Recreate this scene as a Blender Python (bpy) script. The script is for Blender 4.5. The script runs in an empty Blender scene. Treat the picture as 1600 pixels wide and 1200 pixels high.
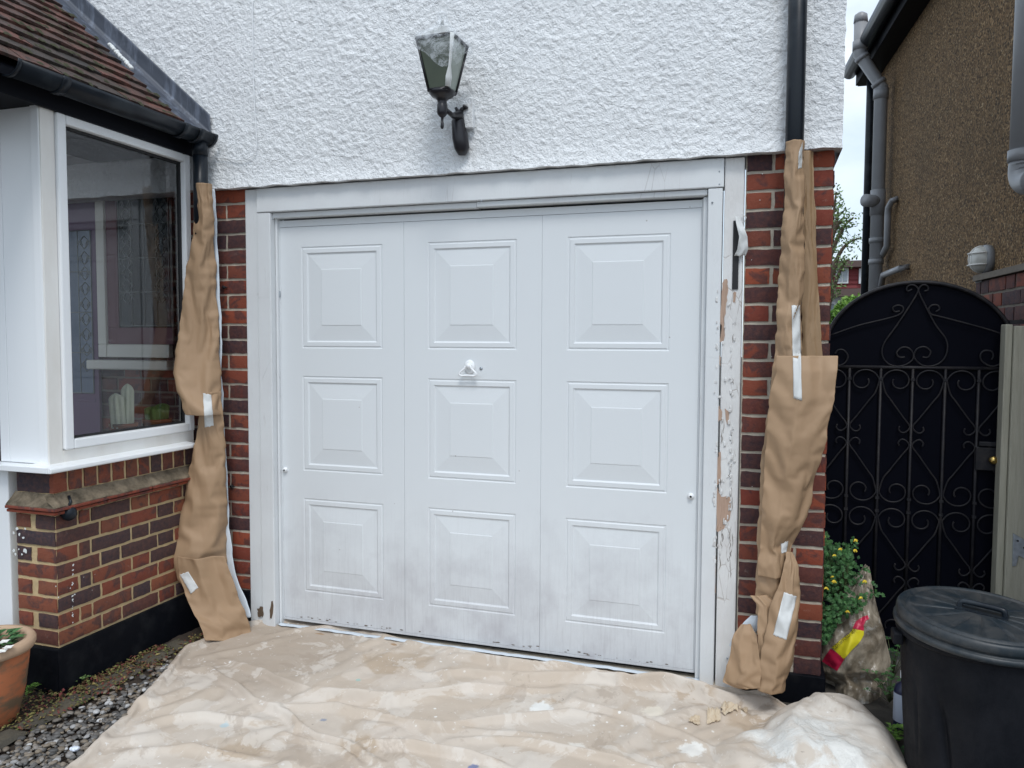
import bpy, math, random
import numpy as np
from mathutils import Vector, Matrix, noise
R = math.radians
rnd = random.Random(7)
S = bpy.context.scene
C = S.collection
# ------------------------------------------------------------------ camera
F_PX = 1200.0
CAM = Vector((2.2458, -3.2699, 1.3913)); YAW, PITCH, ROLL = .3091, -.0544, .0046
cy, sy, cp, sp = math.cos(YAW), math.sin(YAW), math.cos(PITCH), math.sin(PITCH)
FW = Vector((-sy*cp, cy*cp, sp)); r0 = Vector((cy, sy, 0)); u0 = r0.cross(FW)
RT = math.cos(ROLL)*r0 + math.sin(ROLL)*u0; UP = -math.sin(ROLL)*r0 + math.cos(ROLL)*u0
cd = bpy.data.cameras.new('camera'); cam = bpy.data.objects.new('camera', cd); C.objects.link(cam)
M = Matrix((RT, UP, -FW)).transposed().to_4x4(); M.translation = CAM
cam.matrix_world = M
cd.sensor_fit = 'HORIZONTAL'; cd.sensor_width = 36; cd.lens = 36*F_PX/1600; cd.clip_end = 500; cd.clip_start = .05
S.camera = cam
def P(px, py, x=None, y=None, z=None, pl=None):
    """the point of a real plane (x=, y=, z= or (point, normal)) seen at a photo pixel; used only to survey sizes"""
    d = FW + RT*((px-800)/F_PX) - UP*((py-600)/F_PX)
    if pl: return CAM + d*((pl[0]-CAM).dot(pl[1])/d.dot(pl[1]))
    if x is not None: return CAM + d*((x-CAM.x)/d.x)
    if y is not None: return CAM + d*((y-CAM.y)/d.y)
    return CAM + d*((z-CAM.z)/d.z)
# ------------------------------------------------------------------ world + sun (bright overcast)
SUN_EL, SUN_AZ = R(56), R(158)      # azimuth clockwise from +y: from the front, a little right
w = bpy.data.worlds.new('World'); S.world = w; w.use_nodes = True
nt = w.node_tree; nt.nodes.clear()
def N(nt, t, **k):
    n = nt.nodes.new(t)
    for a, b in k.items():
        if a == 'i':
            for q, v in b.items(): n.inputs[q].default_value = v
        else: setattr(n, a, b)
    return n
L = nt.links.new
o = N(nt, 'ShaderNodeOutputWorld'); bg = N(nt, 'ShaderNodeBackground', i={'Strength': .11})
sk = N(nt, 'ShaderNodeTexSky', sky_type='NISHITA', sun_disc=False, sun_elevation=SUN_EL, sun_rotation=SUN_AZ, air_density=1.0, dust_density=1.5)
tc = N(nt, 'ShaderNodeTexCoord'); mp = N(nt, 'ShaderNodeMapping', i={'Scale': (1, 1, 2.2), 'Location': (.35, .1, .2)})
nz = N(nt, 'ShaderNodeTexNoise', i={'Scale': 2.6, 'Detail': 6, 'Roughness': .55})
cr = N(nt, 'ShaderNodeValToRGB'); cr.color_ramp.elements[0].position = .36; cr.color_ramp.elements[1].position = .56
cr.color_ramp.elements[0].color = (.5, .5, .5, 1)
nz2 = N(nt, 'ShaderNodeTexNoise', i={'Scale': 5, 'Detail': 5})
cc = N(nt, 'ShaderNodeMix', data_type='RGBA'); cc.inputs[6].default_value = (4.4, 5.35, 6.4, 1); cc.inputs[7].default_value = (6.5, 7.0, 7.5, 1)
mx = N(nt, 'ShaderNodeMix', data_type='RGBA')
L(tc.outputs['Generated'], mp.inputs[0]); L(mp.outputs[0], nz.inputs[0]); L(mp.outputs[0], nz2.inputs[0]); L(nz.outputs[0], cr.inputs[0])
L(nz2.outputs[0], cc.inputs[0]); L(cr.outputs[0], mx.inputs[0]); L(sk.outputs[0], mx.inputs[6]); L(cc.outputs[2], mx.inputs[7])
L(mx.outputs[2], bg.inputs[0]); L(bg.outputs[0], o.inputs[0])
sd = bpy.data.lights.new('sun', 'SUN'); so = bpy.data.objects.new('sun', sd); C.objects.link(so)
sd.energy = 1.0; sd.angle = R(18); sd.color = (1, .985, .96)
sv = Vector((math.sin(SUN_AZ)*math.cos(SUN_EL), math.cos(SUN_AZ)*math.cos(SUN_EL), math.sin(SUN_EL)))
so.rotation_euler = sv.to_track_quat('Z', 'Y').to_euler()
S.view_settings.view_transform = 'Standard'; S.view_settings.look = 'None'; S.view_settings.gamma = 1
S.view_settings.exposure = .66
S.cycles.max_bounces = 8; S.cycles.transparent_max_bounces = 16
# ------------------------------------------------------------------ materials
def hexc(r, g, b):
    f = lambda c: (c/255/12.92) if c <= 10 else ((c/255+.055)/1.055)**2.4
    return (f(r), f(g), f(b), 1)
class Mat:
    def __init__(s, name, rough=.8, col=(.5, .5, .5, 1), metal=0, spec=.5):
        s.m = bpy.data.materials.new(name); s.m.use_nodes = True; s.nt = s.m.node_tree
        s.b = s.nt.nodes['Principled BSDF']; s.b.inputs['Roughness'].default_value = rough
        s.b.inputs['Base Color'].default_value = col; s.b.inputs['Metallic'].default_value = metal
        s.b.inputs['Specular IOR Level'].default_value = spec; s.nrm = None
        s.tc = N(s.nt, 'ShaderNodeTexCoord')
    def noise(s, scale, detail=4, rough=.55, sc=(1, 1, 1), dist=0, loc=(0, 0, 0)):
        m = N(s.nt, 'ShaderNodeMapping', i={'Scale': sc, 'Location': loc}); s.nt.links.new(s.tc.outputs['Object'], m.inputs[0])
        n = N(s.nt, 'ShaderNodeTexNoise', i={'Scale': scale, 'Detail': detail, 'Roughness': rough, 'Distortion': dist}); s.nt.links.new(m.outputs[0], n.inputs[0])
        return n.outputs[0]
    def voro(s, scale, feature='F1', sc=(1, 1, 1), out=0, rand=1):
        m = N(s.nt, 'ShaderNodeMapping', i={'Scale': sc}); s.nt.links.new(s.tc.outputs['Object'], m.inputs[0])
        n = N(s.nt, 'ShaderNodeTexVoronoi', feature=feature, i={'Scale': scale, 'Randomness': rand}); s.nt.links.new(m.outputs[0], n.inputs[0])
        return n.outputs[out]
    def ramp(s, v, *st):
        n = N(s.nt, 'ShaderNodeValToRGB'); e = n.color_ramp.elements
        while len(e) < len(st): e.new(.5)
        for k, (p, c) in enumerate(st):
            e[k].position = p; e[k].color = c if isinstance(c, tuple) else (c, c, c, 1)
        s.nt.links.new(v, n.inputs[0]); return n.outputs[0]
    def mix(s, f, a, b, blend='MIX'):
        n = N(s.nt, 'ShaderNodeMix', data_type='RGBA', blend_type=blend)
        for k, v in ((0, f), (6, a), (7, b)):
            if isinstance(v, (tuple, float, int)): n.inputs[k].default_value = v
            else: s.nt.links.new(v, n.inputs[k])
        return n.outputs[2]
    def math(s, op, a, b=0.0, c=0.0, clamp=False):
        n = N(s.nt, 'ShaderNodeMath', operation=op, use_clamp=clamp)
        for k, v in enumerate((a, b, c)):
            if isinstance(v, (float, int)): n.inputs[k].default_value = v
            else: s.nt.links.new(v, n.inputs[k])
        return n.outputs[0]
    def attr(s, name, out=2):
        n = N(s.nt, 'ShaderNodeAttribute', attribute_name=name); return n.outputs[out]
    def xyz(s, k):
        n = N(s.nt, 'ShaderNodeSeparateXYZ'); s.nt.links.new(s.tc.outputs['Object'], n.inputs[0]); return n.outputs[k]
    def spot(s, c, r, soft=.4, wob=None):
        n = N(s.nt, 'ShaderNodeVectorMath', operation='DISTANCE'); s.nt.links.new(s.tc.outputs['Object'], n.inputs[0]); n.inputs[1].default_value = tuple(c)
        v = n.outputs['Value']
        if wob is not None: v = s.math('ADD', v, s.math('MULTIPLY', s.math('SUBTRACT', wob, .5), r*1.6))
        m = N(s.nt, 'ShaderNodeMapRange', i={1: r*(1-soft), 2: r, 3: 1, 4: 0}); s.nt.links.new(v, m.inputs[0]); return m.outputs[0]
    def color(s, v): s.nt.links.new(v, s.b.inputs['Base Color']); return s
    def rough(s, v): s.nt.links.new(v, s.b.inputs['Roughness']); return s
    def bump(s, v, dist=.002, strength=1):
        n = N(s.nt, 'ShaderNodeBump', i={'Strength': strength, 'Distance': dist}); s.nt.links.new(v, n.inputs['Height'])
        if s.nrm is not None: s.nt.links.new(s.nrm, n.inputs['Normal'])
        s.nrm = n.outputs[0]; s.nt.links.new(s.nrm, s.b.inputs['Normal']); return s
MT = {}
def mk(name, **k):
    m = Mat(name, **k); MT[name] = m.m; return m
# render (white roughcast)
m = mk('white_render', rough=.75)
v = m.noise(2.2, 4); c = m.mix(m.ramp(v, (.4, 0), (.7, 1)), (.84, .86, .875, 1), (.79, .81, .83, 1))
c = m.mix(m.math('MULTIPLY', m.ramp(m.noise(14, 5, sc=(1.6, 1, .22)), (.58, 0), (.78, 1)), .25), c, (.5, .49, .47, 1)); m.color(c)
m.bump(m.ramp(m.noise(82, 3, .55, dist=.6), (.34, 0), (.66, 1)), .0045, .8); m.bump(m.noise(260, 2, .6), .001, .6)
# brick
def brickmat(name, tint=(1, 1, 1)):
    m = mk(name, rough=.85)
    t = lambda c: (c[0]*tint[0], c[1]*tint[1], c[2]*tint[2], 1)
    a = m.attr('rv')
    base = m.ramp(a, (0, t((.30, .066, .027))), (.18, t((.17, .030, .018))), (.44, t((.23, .058, .028))), (.58, t((.11, .028, .022))), (.72, t((.045, .020, .023))), (1, t((.026, .018, .028))))
    nn = m.noise(13, 5, .65, dist=.6)
    base = m.mix(m.math('MULTIPLY', m.ramp(nn, (.5, 0), (.58, 1)), .75), base, t((.042, .022, .026)))
    base = m.mix(m.math('MULTIPLY', m.ramp(m.noise(60, 4, .7), (.35, 0), (.75, 1)), .3), base, t((.27, .085, .05)))
    base = m.mix(m.math('MULTIPLY', m.ramp(m.noise(25, 6, .75, loc=(3, 1, 2)), (.62, 0), (.75, 1)), .3), base, (.42, .38, .33, 1))
    m.color(base); m.bump(m.noise(120, 5, .7), .0022, .8); m.bump(m.noise(28, 3), .003, .6)
    vv = m.voro(55); m.bump(m.ramp(vv, (.0, 0), (.16, 1)), .002, .5)
brickmat('brick'); brickmat('brick_brown', (1.0, 1.25, 1.2)); brickmat('brick_dark', (.95, .95, .95))
def mortar(name, col):
    m = mk(name, rough=.95); m.color(m.mix(m.noise(30, 5, .7), tuple(x*.62 for x in col[:3])+(1,), tuple(min(1, x*1.15) for x in col[:3])+(1,)))
    m.bump(m.noise(90, 5, .7), .004, .9)
mortar('mortar_grey', (.56, .50, .41, 1)); mortar('mortar_cream', (.60, .45, .25, 1)); mortar('mortar_dark', (.2, .17, .14, 1))
# black bitumen plinth
m = mk('bitumen', rough=.6, spec=.1); m.color(m.mix(m.ramp(m.noise(12, 5), (.5, 0), (.8, 1)), (.004, .005, .008, 1), (.016, .017, .02, 1))); m.bump(m.noise(35, 4), .003, .7)
# door paint
m = mk('door_paint', rough=.42)
zz = m.xyz(2)
g = m.math('ADD', m.math('MULTIPLY', m.math('SUBTRACT', .52, zz), 1.35), m.math('MULTIPLY', m.math('SUBTRACT', m.noise(2.6, 6, .65, sc=(1, 1, .8)), .5), 2.2), clamp=True)
g2 = m.math('MULTIPLY', g, m.math('ADD', .45, m.noise(55, 5, .75, sc=(3, 1, .35))), clamp=True)
c = m.mix(m.math('MULTIPLY', m.noise(1.3, 3), .5), (.72, .75, .77, 1), (.675, .71, .735, 1))
c = m.mix(m.math('MULTIPLY', g2, .55), c, (.40, .39, .41, 1))
sp_ = m.math('MULTIPLY', m.ramp(m.noise(5, 5, .6, loc=(1.7, 0, .4)), (.5, 0), (.66, 1)), m.math('SUBTRACT', .72, zz, clamp=True), clamp=True)
stz = m.math('MULTIPLY', m.math('MULTIPLY', m.ramp(m.noise(26, 5, .7, sc=(3.5, 1, .16), loc=(2, 0, 1)), (.5, 0), (.68, 1)), m.ramp(zz, (.0, 1), (.7, 0))), .26)
c = m.mix(stz, c, (.33, .32, .33, 1))
c = m.mix(m.math('MULTIPLY', m.math('MULTIPLY', m.ramp(m.noise(18, 4, .6, sc=(4, 1, .35), loc=(9, 0, 1), dist=.5), (.62, 0), (.66, 1)), m.ramp(zz, (.05, 1), (.5, 0))), .5), c, (.66, .68, .70, 1))
c = m.mix(m.math('MULTIPLY', sp_, .55), c, (.36, .34, .37, 1))
c = m.mix(m.math('MULTIPLY', m.ramp(m.noise(170, 3, .8, sc=(1.4, 1, .12)), (.72, 0), (.8, 1)), .25), c, (.38, .36, .34, 1))
c = m.mix(m.math('MULTIPLY', m.ramp(m.voro(7.5), (.0, 1), (.022, 1), (.03, 0)), .5), c, (.25, .22, .2, 1))
m.color(c); m.rough(m.math('ADD', .36, m.math('MULTIPLY', g, .3))); m.bump(m.noise(220, 3, sc=(1, 1, 2)), .0006, .5); m.bump(m.noise(1.7, 2), .004, .4)
# painted wood frame
m = mk('frame_paint', rough=.5)
c = m.mix(m.ramp(m.noise(3, 5), (.35, 0), (.7, 1)), (.73, .76, .775, 1), (.67, .685, .70, 1))
c = m.mix(m.math('MULTIPLY', m.ramp(m.noise(16, 6, .75, sc=(2, 1, .35)), (.62, 0), (.74, 1)), .3), c, (.36, .32, .29, 1))
ck = m.ramp(m.voro(3, 'DISTANCE_TO_EDGE', sc=(4, 1, .5)), (.0, 1), (.003, 1), (.006, 0))
c = m.mix(m.math('MULTIPLY', ck, m.math('MULTIPLY', m.ramp(m.noise(3, 2), (.56, 0), (.66, 1)), .4)), c, (.25, .22, .2, 1))
m.color(c); m.bump(m.noise(45, 5, .6, sc=(3, 1, .3)), .0016, .7); m.bump(m.ramp(ck, (0, 1), (1, 0)), .001, .3)
m = mk('peeling_paint', rough=.55)
c = m.mix(m.ramp(m.noise(5, 5), (.35, 0), (.7, 1)), (.75, .755, .75, 1), (.66, .65, .64, 1))
ck = m.ramp(m.voro(11, 'DISTANCE_TO_EDGE', sc=(2.2, 1, .8)), (.0, 1), (.01, 1), (.028, 0))
msk = m.math('MULTIPLY', m.math('MULTIPLY', ck, m.ramp(m.noise(6, 3), (.5, 0), (.58, 1))), m.ramp(m.xyz(2), (.25, 0), (.32, 1)))
c = m.mix(m.math('MULTIPLY', msk, .5), c, (.38, .32, .27, 1)); m.color(c); m.bump(m.ramp(msk, (0, 1), (1, 0)), .002, .6); m.bump(m.noise(22, 5, .6, sc=(2, 1, .5)), .006, .9)
m = mk('bare_wood', rough=.85); m.color(m.mix(m.noise(30, 5, .6, sc=(6, 1, .5)), (.33, .21, .15, 1), (.56, .41, .32, 1))); m.bump(m.noise(60, 4, sc=(5, 1, .3)), .001)
m = mk('dark_wood', rough=.85); m.color(m.mix(m.noise(30, 5, .6, sc=(6, 1, .5)), (.05, .03, .02, 1), (.2, .14, .09, 1)))
m = mk('pvc', rough=.28); m.color(m.mix(m.noise(2.5, 4), (.88, .90, .91, 1), (.83, .85, .87, 1)))
m = mk('pvc_warm', rough=.32); m.color(m.mix(m.ramp(m.noise(5, 5, .6, sc=(1, 1, .4)), (.4, 0), (.75, 1)), (.84, .83, .80, 1), (.74, .71, .66, 1)))
m = mk('gasket', rough=.6, col=(.012, .012, .014, 1))
m = mk('black_plastic', rough=.35, spec=.3); m.color(m.mix(m.ramp(m.noise(8, 5, .6), (.5, 0), (.75, 1)), (.009, .013, .019, 1), (.03, .038, .046, 1)))
m = mk('bin_plastic', rough=.5, spec=.18); m.color(m.mix(m.ramp(m.noise(7, 6, .7, sc=(1, 1, .6)), (.42, 0), (.75, 1)), (.004, .005, .008, 1), (.012, .013, .017, 1))); m.bump(m.noise(6, 4), .006, .6); m.bump(m.noise(200, 3), .0005, .6)
m.rough(m.ramp(m.noise(20, 5, .7), (.3, .5), (.7, .75)))
m = mk('lid_plastic', rough=.45); m.color(m.mix(m.ramp(m.noise(9, 6, .7), (.42, 0), (.66, 1)), (.010, .018, .025, 1), (.055, .056, .056, 1))); m.bump(m.noise(60, 4), .001, .6)
m = mk('lead', rough=.5, spec=.6)
c = m.mix(m.noise(4, 4), (.035, .045, .065, 1), (.075, .085, .11, 1)); c = m.mix(m.math('MULTIPLY', m.ramp(m.noise(22, 5, .7, sc=(1, 1, .15)), (.5, 0), (.72, 1)), .6), c, (.24, .28, .36, 1)); m.color(c); m.bump(m.noise(9, 3), .004, .5)
m = mk('roof_tile', rough=.85)
a = m.attr('rv'); c = m.ramp(a, (0, (.15, .055, .04, 1)), (.35, (.085, .045, .036, 1)), (.75, (.055, .038, .032, 1)), (1, (.034, .028, .026, 1)))
c = m.mix(m.math('MULTIPLY', m.ramp(m.noise(22, 6, .75), (.46, 0), (.6, 1)), .75), c, (.02, .018, .014, 1))
c = m.mix(m.math('MULTIPLY', m.ramp(m.noise(6, 5, .7, loc=(4, 2, 0)), (.56, 0), (.68, 1)), .8), c, (.035, .036, .014, 1))
c = m.mix(m.math('MULTIPLY', m.ramp(m.noise(90, 4, .7), (.6, 0), (.72, 1)), .35), c, (.3, .27, .23, 1)); m.color(c); m.bump(m.noise(70, 5, .75), .005, .9)
# masking paper
m = mk('kraft_paper', rough=.6, spec=.35); m.color(m.mix(m.noise(3, 5), (.40, .268, .165, 1), (.345, .225, .132, 1))); m.bump(m.noise(5, 2, .5, dist=.6), .004, .25)
m.b.inputs['Transmission Weight'].default_value = 0
m = mk('kraft_dark', rough=.6); m.color(m.mix(m.noise(3, 5), (.35, .23, .13, 1), (.30, .19, .10, 1)))
m = mk('film_white', rough=.35, col=(.62, .68, .74, 1)); m.bump(m.noise(14, 4), .006, .7)
m = mk('tape_white', rough=.55); m.color(m.mix(m.noise(40, 4), (.68, .70, .70, 1), (.60, .61, .6, 1))); m.bump(m.noise(60, 4), .001, .6)
m = mk('lantern_metal', rough=.35, col=(.012, .011, .015, 1)); m.bump(m.noise(50, 3), .001, .4)
m = mk('lantern_glass', rough=.12); m.color(m.mix(m.noise(12, 3), (.035, .05, .03, 1), (.065, .085, .05, 1)))
m = mk('pale_glass', rough=.2, col=(.30, .34, .30, 1))
m = mk('white_putty', rough=.7, col=(.72, .74, .73, 1))
# translucent plastic wrap
m = mk('plastic_wrap', rough=.15, col=(.85, .9, .95, 1)); t = N(m.nt, 'ShaderNodeBsdfTransparent'); mxs = N(m.nt, 'ShaderNodeMixShader')
f = m.ramp(m.noise(16, 5, .7, dist=1.5), (.42, .05), (.64, .42)); m.nt.links.new(f, mxs.inputs[0]); m.nt.links.new(t.outputs[0], mxs.inputs[1]); m.nt.links.new(m.b.outputs[0], mxs.inputs[2])
m.nt.links.new(mxs.outputs[0], m.nt.nodes['Material Output'].inputs[0]); m.bump(m.noise(18, 4), .008, .9)
def glassmat(name, tint, boost):
    m = mk(name); t = N(m.nt, 'ShaderNodeBsdfTransparent', i={'Color': tint}); g = N(m.nt, 'ShaderNodeBsdfGlossy', i={'Roughness': .02}); g.inputs['Color'].default_value = (.95, .97, 1, 1)
    fr = N(m.nt, 'ShaderNodeFresnel', i={'IOR': 1.5}); f = m.math('MULTIPLY_ADD', fr.outputs[0], boost, .02, clamp=True); mxs = N(m.nt, 'ShaderNodeMixShader')
    m.nt.links.new(f, mxs.inputs[0]); m.nt.links.new(t.outputs[0], mxs.inputs[1]); m.nt.links.new(g.outputs[0], mxs.inputs[2]); m.nt.links.new(mxs.outputs[0], m.nt.nodes['Material Output'].inputs[0])
glassmat('window_glass', (.96, .97, .97, 1), 1.15)
m = mk('leaded_glass', rough=.15, col=(.035, .045, .05, 1)); m.bump(m.noise(50, 2), .002, .5)
m = mk('leaded_blue', rough=.15, col=(.15, .19, .26, 1)); m.bump(m.noise(50, 2), .002, .5)
m = mk('purple_paint', rough=.35, col=(.15, .085, .16, 1)); m = mk('maroon_paint', rough=.4, col=(.13, .035, .055, 1))
m = mk('cream_paint', rough=.5); m.color(m.mix(m.noise(6, 4), (.82, .81, .74, 1), (.72, .7, .64, 1)))
m = mk('lead_came', rough=.5, col=(.22, .24, .24, 1)); m = mk('interior_floor', rough=.7, col=(.13, .05, .04, 1)); m = mk('interior_wall', rough=.8, col=(.42, .42, .44, 1))
m = mk('terracotta', rough=.8)
c = m.mix(m.noise(6, 5), (.50, .17, .07, 1), (.40, .13, .055, 1)); c = m.mix(m.math('MULTIPLY', m.ramp(m.noise(4.5, 5, .6, sc=(1, 1, 2.4), loc=(1, 0, 0)), (.46, 0), (.56, 1)), .85), c, (.13, .11, .07, 1)); m.color(c); m.bump(m.noise(45, 4), .0015, .6)
m = mk('terracotta_pale', rough=.8); m.color(m.mix(m.noise(12, 5), (.56, .40, .27, 1), (.40, .26, .17, 1)))
m = mk('soil', rough=.95); m.color(m.mix(m.noise(30, 6, .7), (.02, .014, .01, 1), (.075, .055, .04, 1))); m.bump(m.noise(60, 5, .7), .01, 1)
m = mk('iron', rough=.5, spec=.3); m.color(m.mix(m.ramp(m.noise(25, 5, .7), (.45, 0), (.7, 1)), (.014, .014, .018, 1), (.032, .029, .030, 1))); m.bump(m.noise(80, 3), .001, .6)
m = mk('gate_sheet', rough=.5, spec=.05); m.color(m.mix(m.noise(3, 4), (.002, .0025, .006, 1), (.004, .0045, .009, 1))); m.bump(m.noise(4, 3), .004, .4)
m = mk('brass', rough=.3, col=(.6, .42, .14, 1), metal=1)
m = mk('galvanised', rough=.45, metal=.7); m.color(m.mix(m.voro(60), (.3, .34, .38, 1), (.5, .55, .6, 1)))
m = mk('weathered_timber', rough=.9); c = m.mix(m.noise(14, 6, .65, sc=(5, 5, .35), dist=.5), (.26, .25, .19, 1), (.52, .50, .41, 1)); m.color(c); m.bump(m.noise(40, 5, .6, sc=(4, 4, .25)), .003, .8)
# pebbledash
m = mk('pebbledash', rough=.9)
vc = m.voro(105, out=1); sep = N(m.nt, 'ShaderNodeSeparateColor'); m.nt.links.new(vc, sep.inputs[0])
c = m.ramp(sep.outputs[0], (0, (.035, .02, .009, 1)), (.35, (.14, .078, .032, 1)), (.7, (.25, .148, .064, 1)), (.93, (.36, .23, .11, 1)), (1, (.45, .33, .19, 1)))
c = m.mix(m.math('MULTIPLY', m.ramp(m.noise(.9, 5, .6), (.4, 0), (.65, 1)), .4), c, (.07, .05, .026, 1)); m.color(c)
m.bump(m.ramp(m.voro(105), (.0, 1), (.55, 0)), .010, 1)
m = mk('grey_pvc', rough=.4); m.color(m.mix(m.noise(4, 4), (.20, .205, .215, 1), (.33, .335, .35, 1)))
m = mk('soffit_black', spec=.1, rough=.6, col=(.008, .009, .013, 1))
m = mk('lamp_plastic', rough=.2); m.color(m.mix(m.noise(20, 4), (.72, .72, .68, 1), (.5, .49, .45, 1)))
# dust sheet
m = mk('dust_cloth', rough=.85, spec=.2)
n1 = m.noise(2.3, 6, .55, dist=.5); n2 = m.noise(5, 6, .6, loc=(4, 1, 0), dist=.4)
c = m.mix(m.noise(1.5, 3), (.60, .53, .455, 1), (.53, .46, .39, 1))
stain = m.ramp(n1, (.50, 0), (.53, 1), (.66, .7))
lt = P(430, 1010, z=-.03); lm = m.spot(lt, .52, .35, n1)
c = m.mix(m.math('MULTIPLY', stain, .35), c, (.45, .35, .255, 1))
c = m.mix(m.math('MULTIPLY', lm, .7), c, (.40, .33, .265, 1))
for (a_, b_, r_) in ((620, 1035, .16), (1180, 1125, .12), (860, 1100, .07), (380, 1170, .09), (560, 1165, .08), (1090, 1085, .09), (1165, 1185, .07)):
    c = m.mix(m.math('MULTIPLY', m.spot(P(a_, b_, z=-.02), r_, .25, m.noise(9, 5, .6, loc=(a_*.01, 0, 0))), .55), c, (.40, .30, .205, 1))
for (a_, b_, r_) in ((640, 1062, .13), (560, 1050, .07), (760, 1075, .10), (620, 1150, .10)):
    c = m.mix(m.math('MULTIPLY', m.spot(P(a_, b_, z=-.02), r_, .15, m.noise(7, 5, .6, loc=(0, a_*.01, 0))), .6), c, (.62, .55, .48, 1))
c = m.mix(m.math('MULTIPLY', m.ramp(m.noise(13, 5, .7, loc=(1, 4, 0)), (.5, 0), (.7, 1)), .15), c, (.42, .35, .28, 1))
k = P(1290, 1150, z=.06); sm = m.spot(k, .30, .45, n2); c = m.mix(m.math('MULTIPLY', sm, .5), c, (.56, .52, .47, 1))
k = P(1262, 1172, z=.06); sm = m.math('MULTIPLY', m.spot(k, .23, .35, m.noise(6, 6, .6)), m.ramp(m.noise(7, 6, .65, loc=(2, 2, 0), dist=.8), (.43, .05), (.52, 1))); c = m.mix(sm, c, (.70, .69, .655, 1)); WM = sm
spl = m.ramp(m.voro(19), (.0, 1), (.10, 1), (.14, 0)); spn = m.ramp(m.noise(2.4, 3, loc=(2, 9, 0)), (.52, 0), (.58, 1))
c = m.mix(m.math('MULTIPLY', m.math('MULTIPLY', spl, spn), .85), c, (.78, .77, .74, 1))
spl = m.ramp(m.noise(30, 4, .7, sc=(1, 1, 1), dist=1.5), (.655, 0), (.67, 1)); c = m.mix(m.math('MULTIPLY', spl, .75), c, (.75, .74, .72, 1))
spl = m.ramp(m.noise(21, 4, .7, loc=(5, 5, 5), dist=1.0), (.70, 0), (.715, 1)); c = m.mix(m.math('MULTIPLY', spl, .6), c, (.24, .2, .17, 1))
c = m.mix(m.math('MULTIPLY', m.ramp(m.noise(4.2, 6, .68, loc=(7, 2, 0), dist=.6), (.53, 0), (.56, 1)), .55), c, (.66, .61, .55, 1))
c = m.mix(m.math('MULTIPLY', m.ramp(m.noise(3.7, 6, .68, loc=(17, 2, 0), dist=.6), (.58, 0), (.62, 1)), .45), c, (.36, .29, .23, 1))
for (a_, b_, r_, col) in ((343, 997, .016, (.02, .03, .25, 1)), (505, 1122, .016, (.26, .29, .36, 1)), (740, 1196, .022, (.16, .2, .36, 1)), (350, 1130, .02, (.45, .55, .58, 1)), (560, 1060, .014, (.33, .5, .46, 1)), (845, 1105, .05, (.78, .79, .77, 1)), (1080, 1170, .05, (.76, .75, .71, 1)), (1020, 1110, .05, (.72, .66, .56, 1)), (900, 1165, .04, (.72, .68, .62, 1))):
    k = P(a_, b_, z=-.02); c = m.mix(m.math('MULTIPLY', m.spot(k, r_, .3, m.noise(40, 5, .7)), .85), c, col)
m.color(c); m.bump(m.noise(420, 2), .0007, .6); m.bump(m.noise(17, 4, .6, dist=.8), .004, .4); m.bump(m.math('MULTIPLY', WM, m.ramp(m.noise(11, 6, .68, dist=1.4), (.4, 0), (.5, 1), (.6, .3))), .004, .6)
# ground etc
m = mk('drive_ground', rough=.9); m.color(m.mix(m.noise(8, 6, .7), (.035, .032, .028, 1), (.10, .09, .078, 1))); m.bump(m.noise(40, 6, .7), .008, .9)
m = mk('paving_stone', rough=.9); m.color(m.mix(m.ramp(m.noise(7, 6, .7), (.4, 0), (.65, 1)), (.10, .085, .06, 1), (.045, .043, .036, 1))); m.bump(m.noise(30, 6, .7), .006, .9)
m = mk('pebbles', rough=.6); a = m.attr('rv'); m.color(m.ramp(a, (0, (.05, .048, .045, 1)), (.35, (.12, .115, .11, 1)), (.6, (.20, .16, .115, 1)), (.8, (.27, .265, .26, 1)), (1, (.55, .55, .55, 1)))); m.bump(m.noise(150, 3), .001, .5)
m = mk('dead_leaf', rough=.8); a = m.attr('rv'); m.color(m.ramp(a, (0, (.16, .03, .03, 1)), (.35, (.12, .06, .03, 1)), (.7, (.10, .12, .03, 1)), (1, (.28, .22, .08, 1))))
def leafm(name, c1, c2):
    m = mk(name, rough=.55); a = m.attr('rv'); m.color(m.ramp(a, (0, c1), (1, c2))); m.b.inputs['Specular IOR Level'].default_value = .3
leafm('leaf_green', (.02, .07, .022, 1), (.075, .19, .06, 1)); leafm('leaf_fresh', (.10, .24, .03, 1), (.25, .42, .09, 1)); leafm('leaf_tree', (.07, .13, .04, 1), (.22, .32, .12, 1))
leafm('petal_yellow', (.75, .52, .03, 1), (.85, .68, .08, 1)); leafm('petal_white', (.8, .8, .78, 1), (.85, .85, .8, 1)); m = mk('stem', rough=.7, col=(.08, .10, .04, 1)); m = mk('bark', rough=.9, col=(.09, .065, .045, 1)); m.bump(m.noise(20, 4, sc=(1, 1, .2)), .01)
# sack
m = mk('sack_plastic', rough=.22, spec=.6)
c = m.mix(m.ramp(m.noise(7, 6, .65, dist=.8), (.36, 0), (.64, 1)), (.52, .46, .37, 1), (.20, .165, .12, 1)); c = m.mix(m.math('MULTIPLY', m.ramp(m.noise(14, 5, .7, loc=(3, 0, 0)), (.58, 0), (.66, 1)), .65), c, (.56, .55, .52, 1)); m.color(c); m.bump(m.noise(11, 5, .6, dist=1), .012, .9)
mk('print_yellow', rough=.4, col=(.8, .7, .03, 1)); mk('print_red', rough=.4, col=(.55, .02, .07, 1)); mk('print_ink', rough=.5, col=(.08, .05, .03, 1)); mk('print_grey', rough=.5, col=(.14, .14, .17, 1))
m = mk('cactus_pale', rough=.6); m.color(m.mix(m.noise(30, 4), (.62, .66, .48, 1), (.74, .76, .62, 1))); m.bump(m.noise(80, 2), .004)
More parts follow.
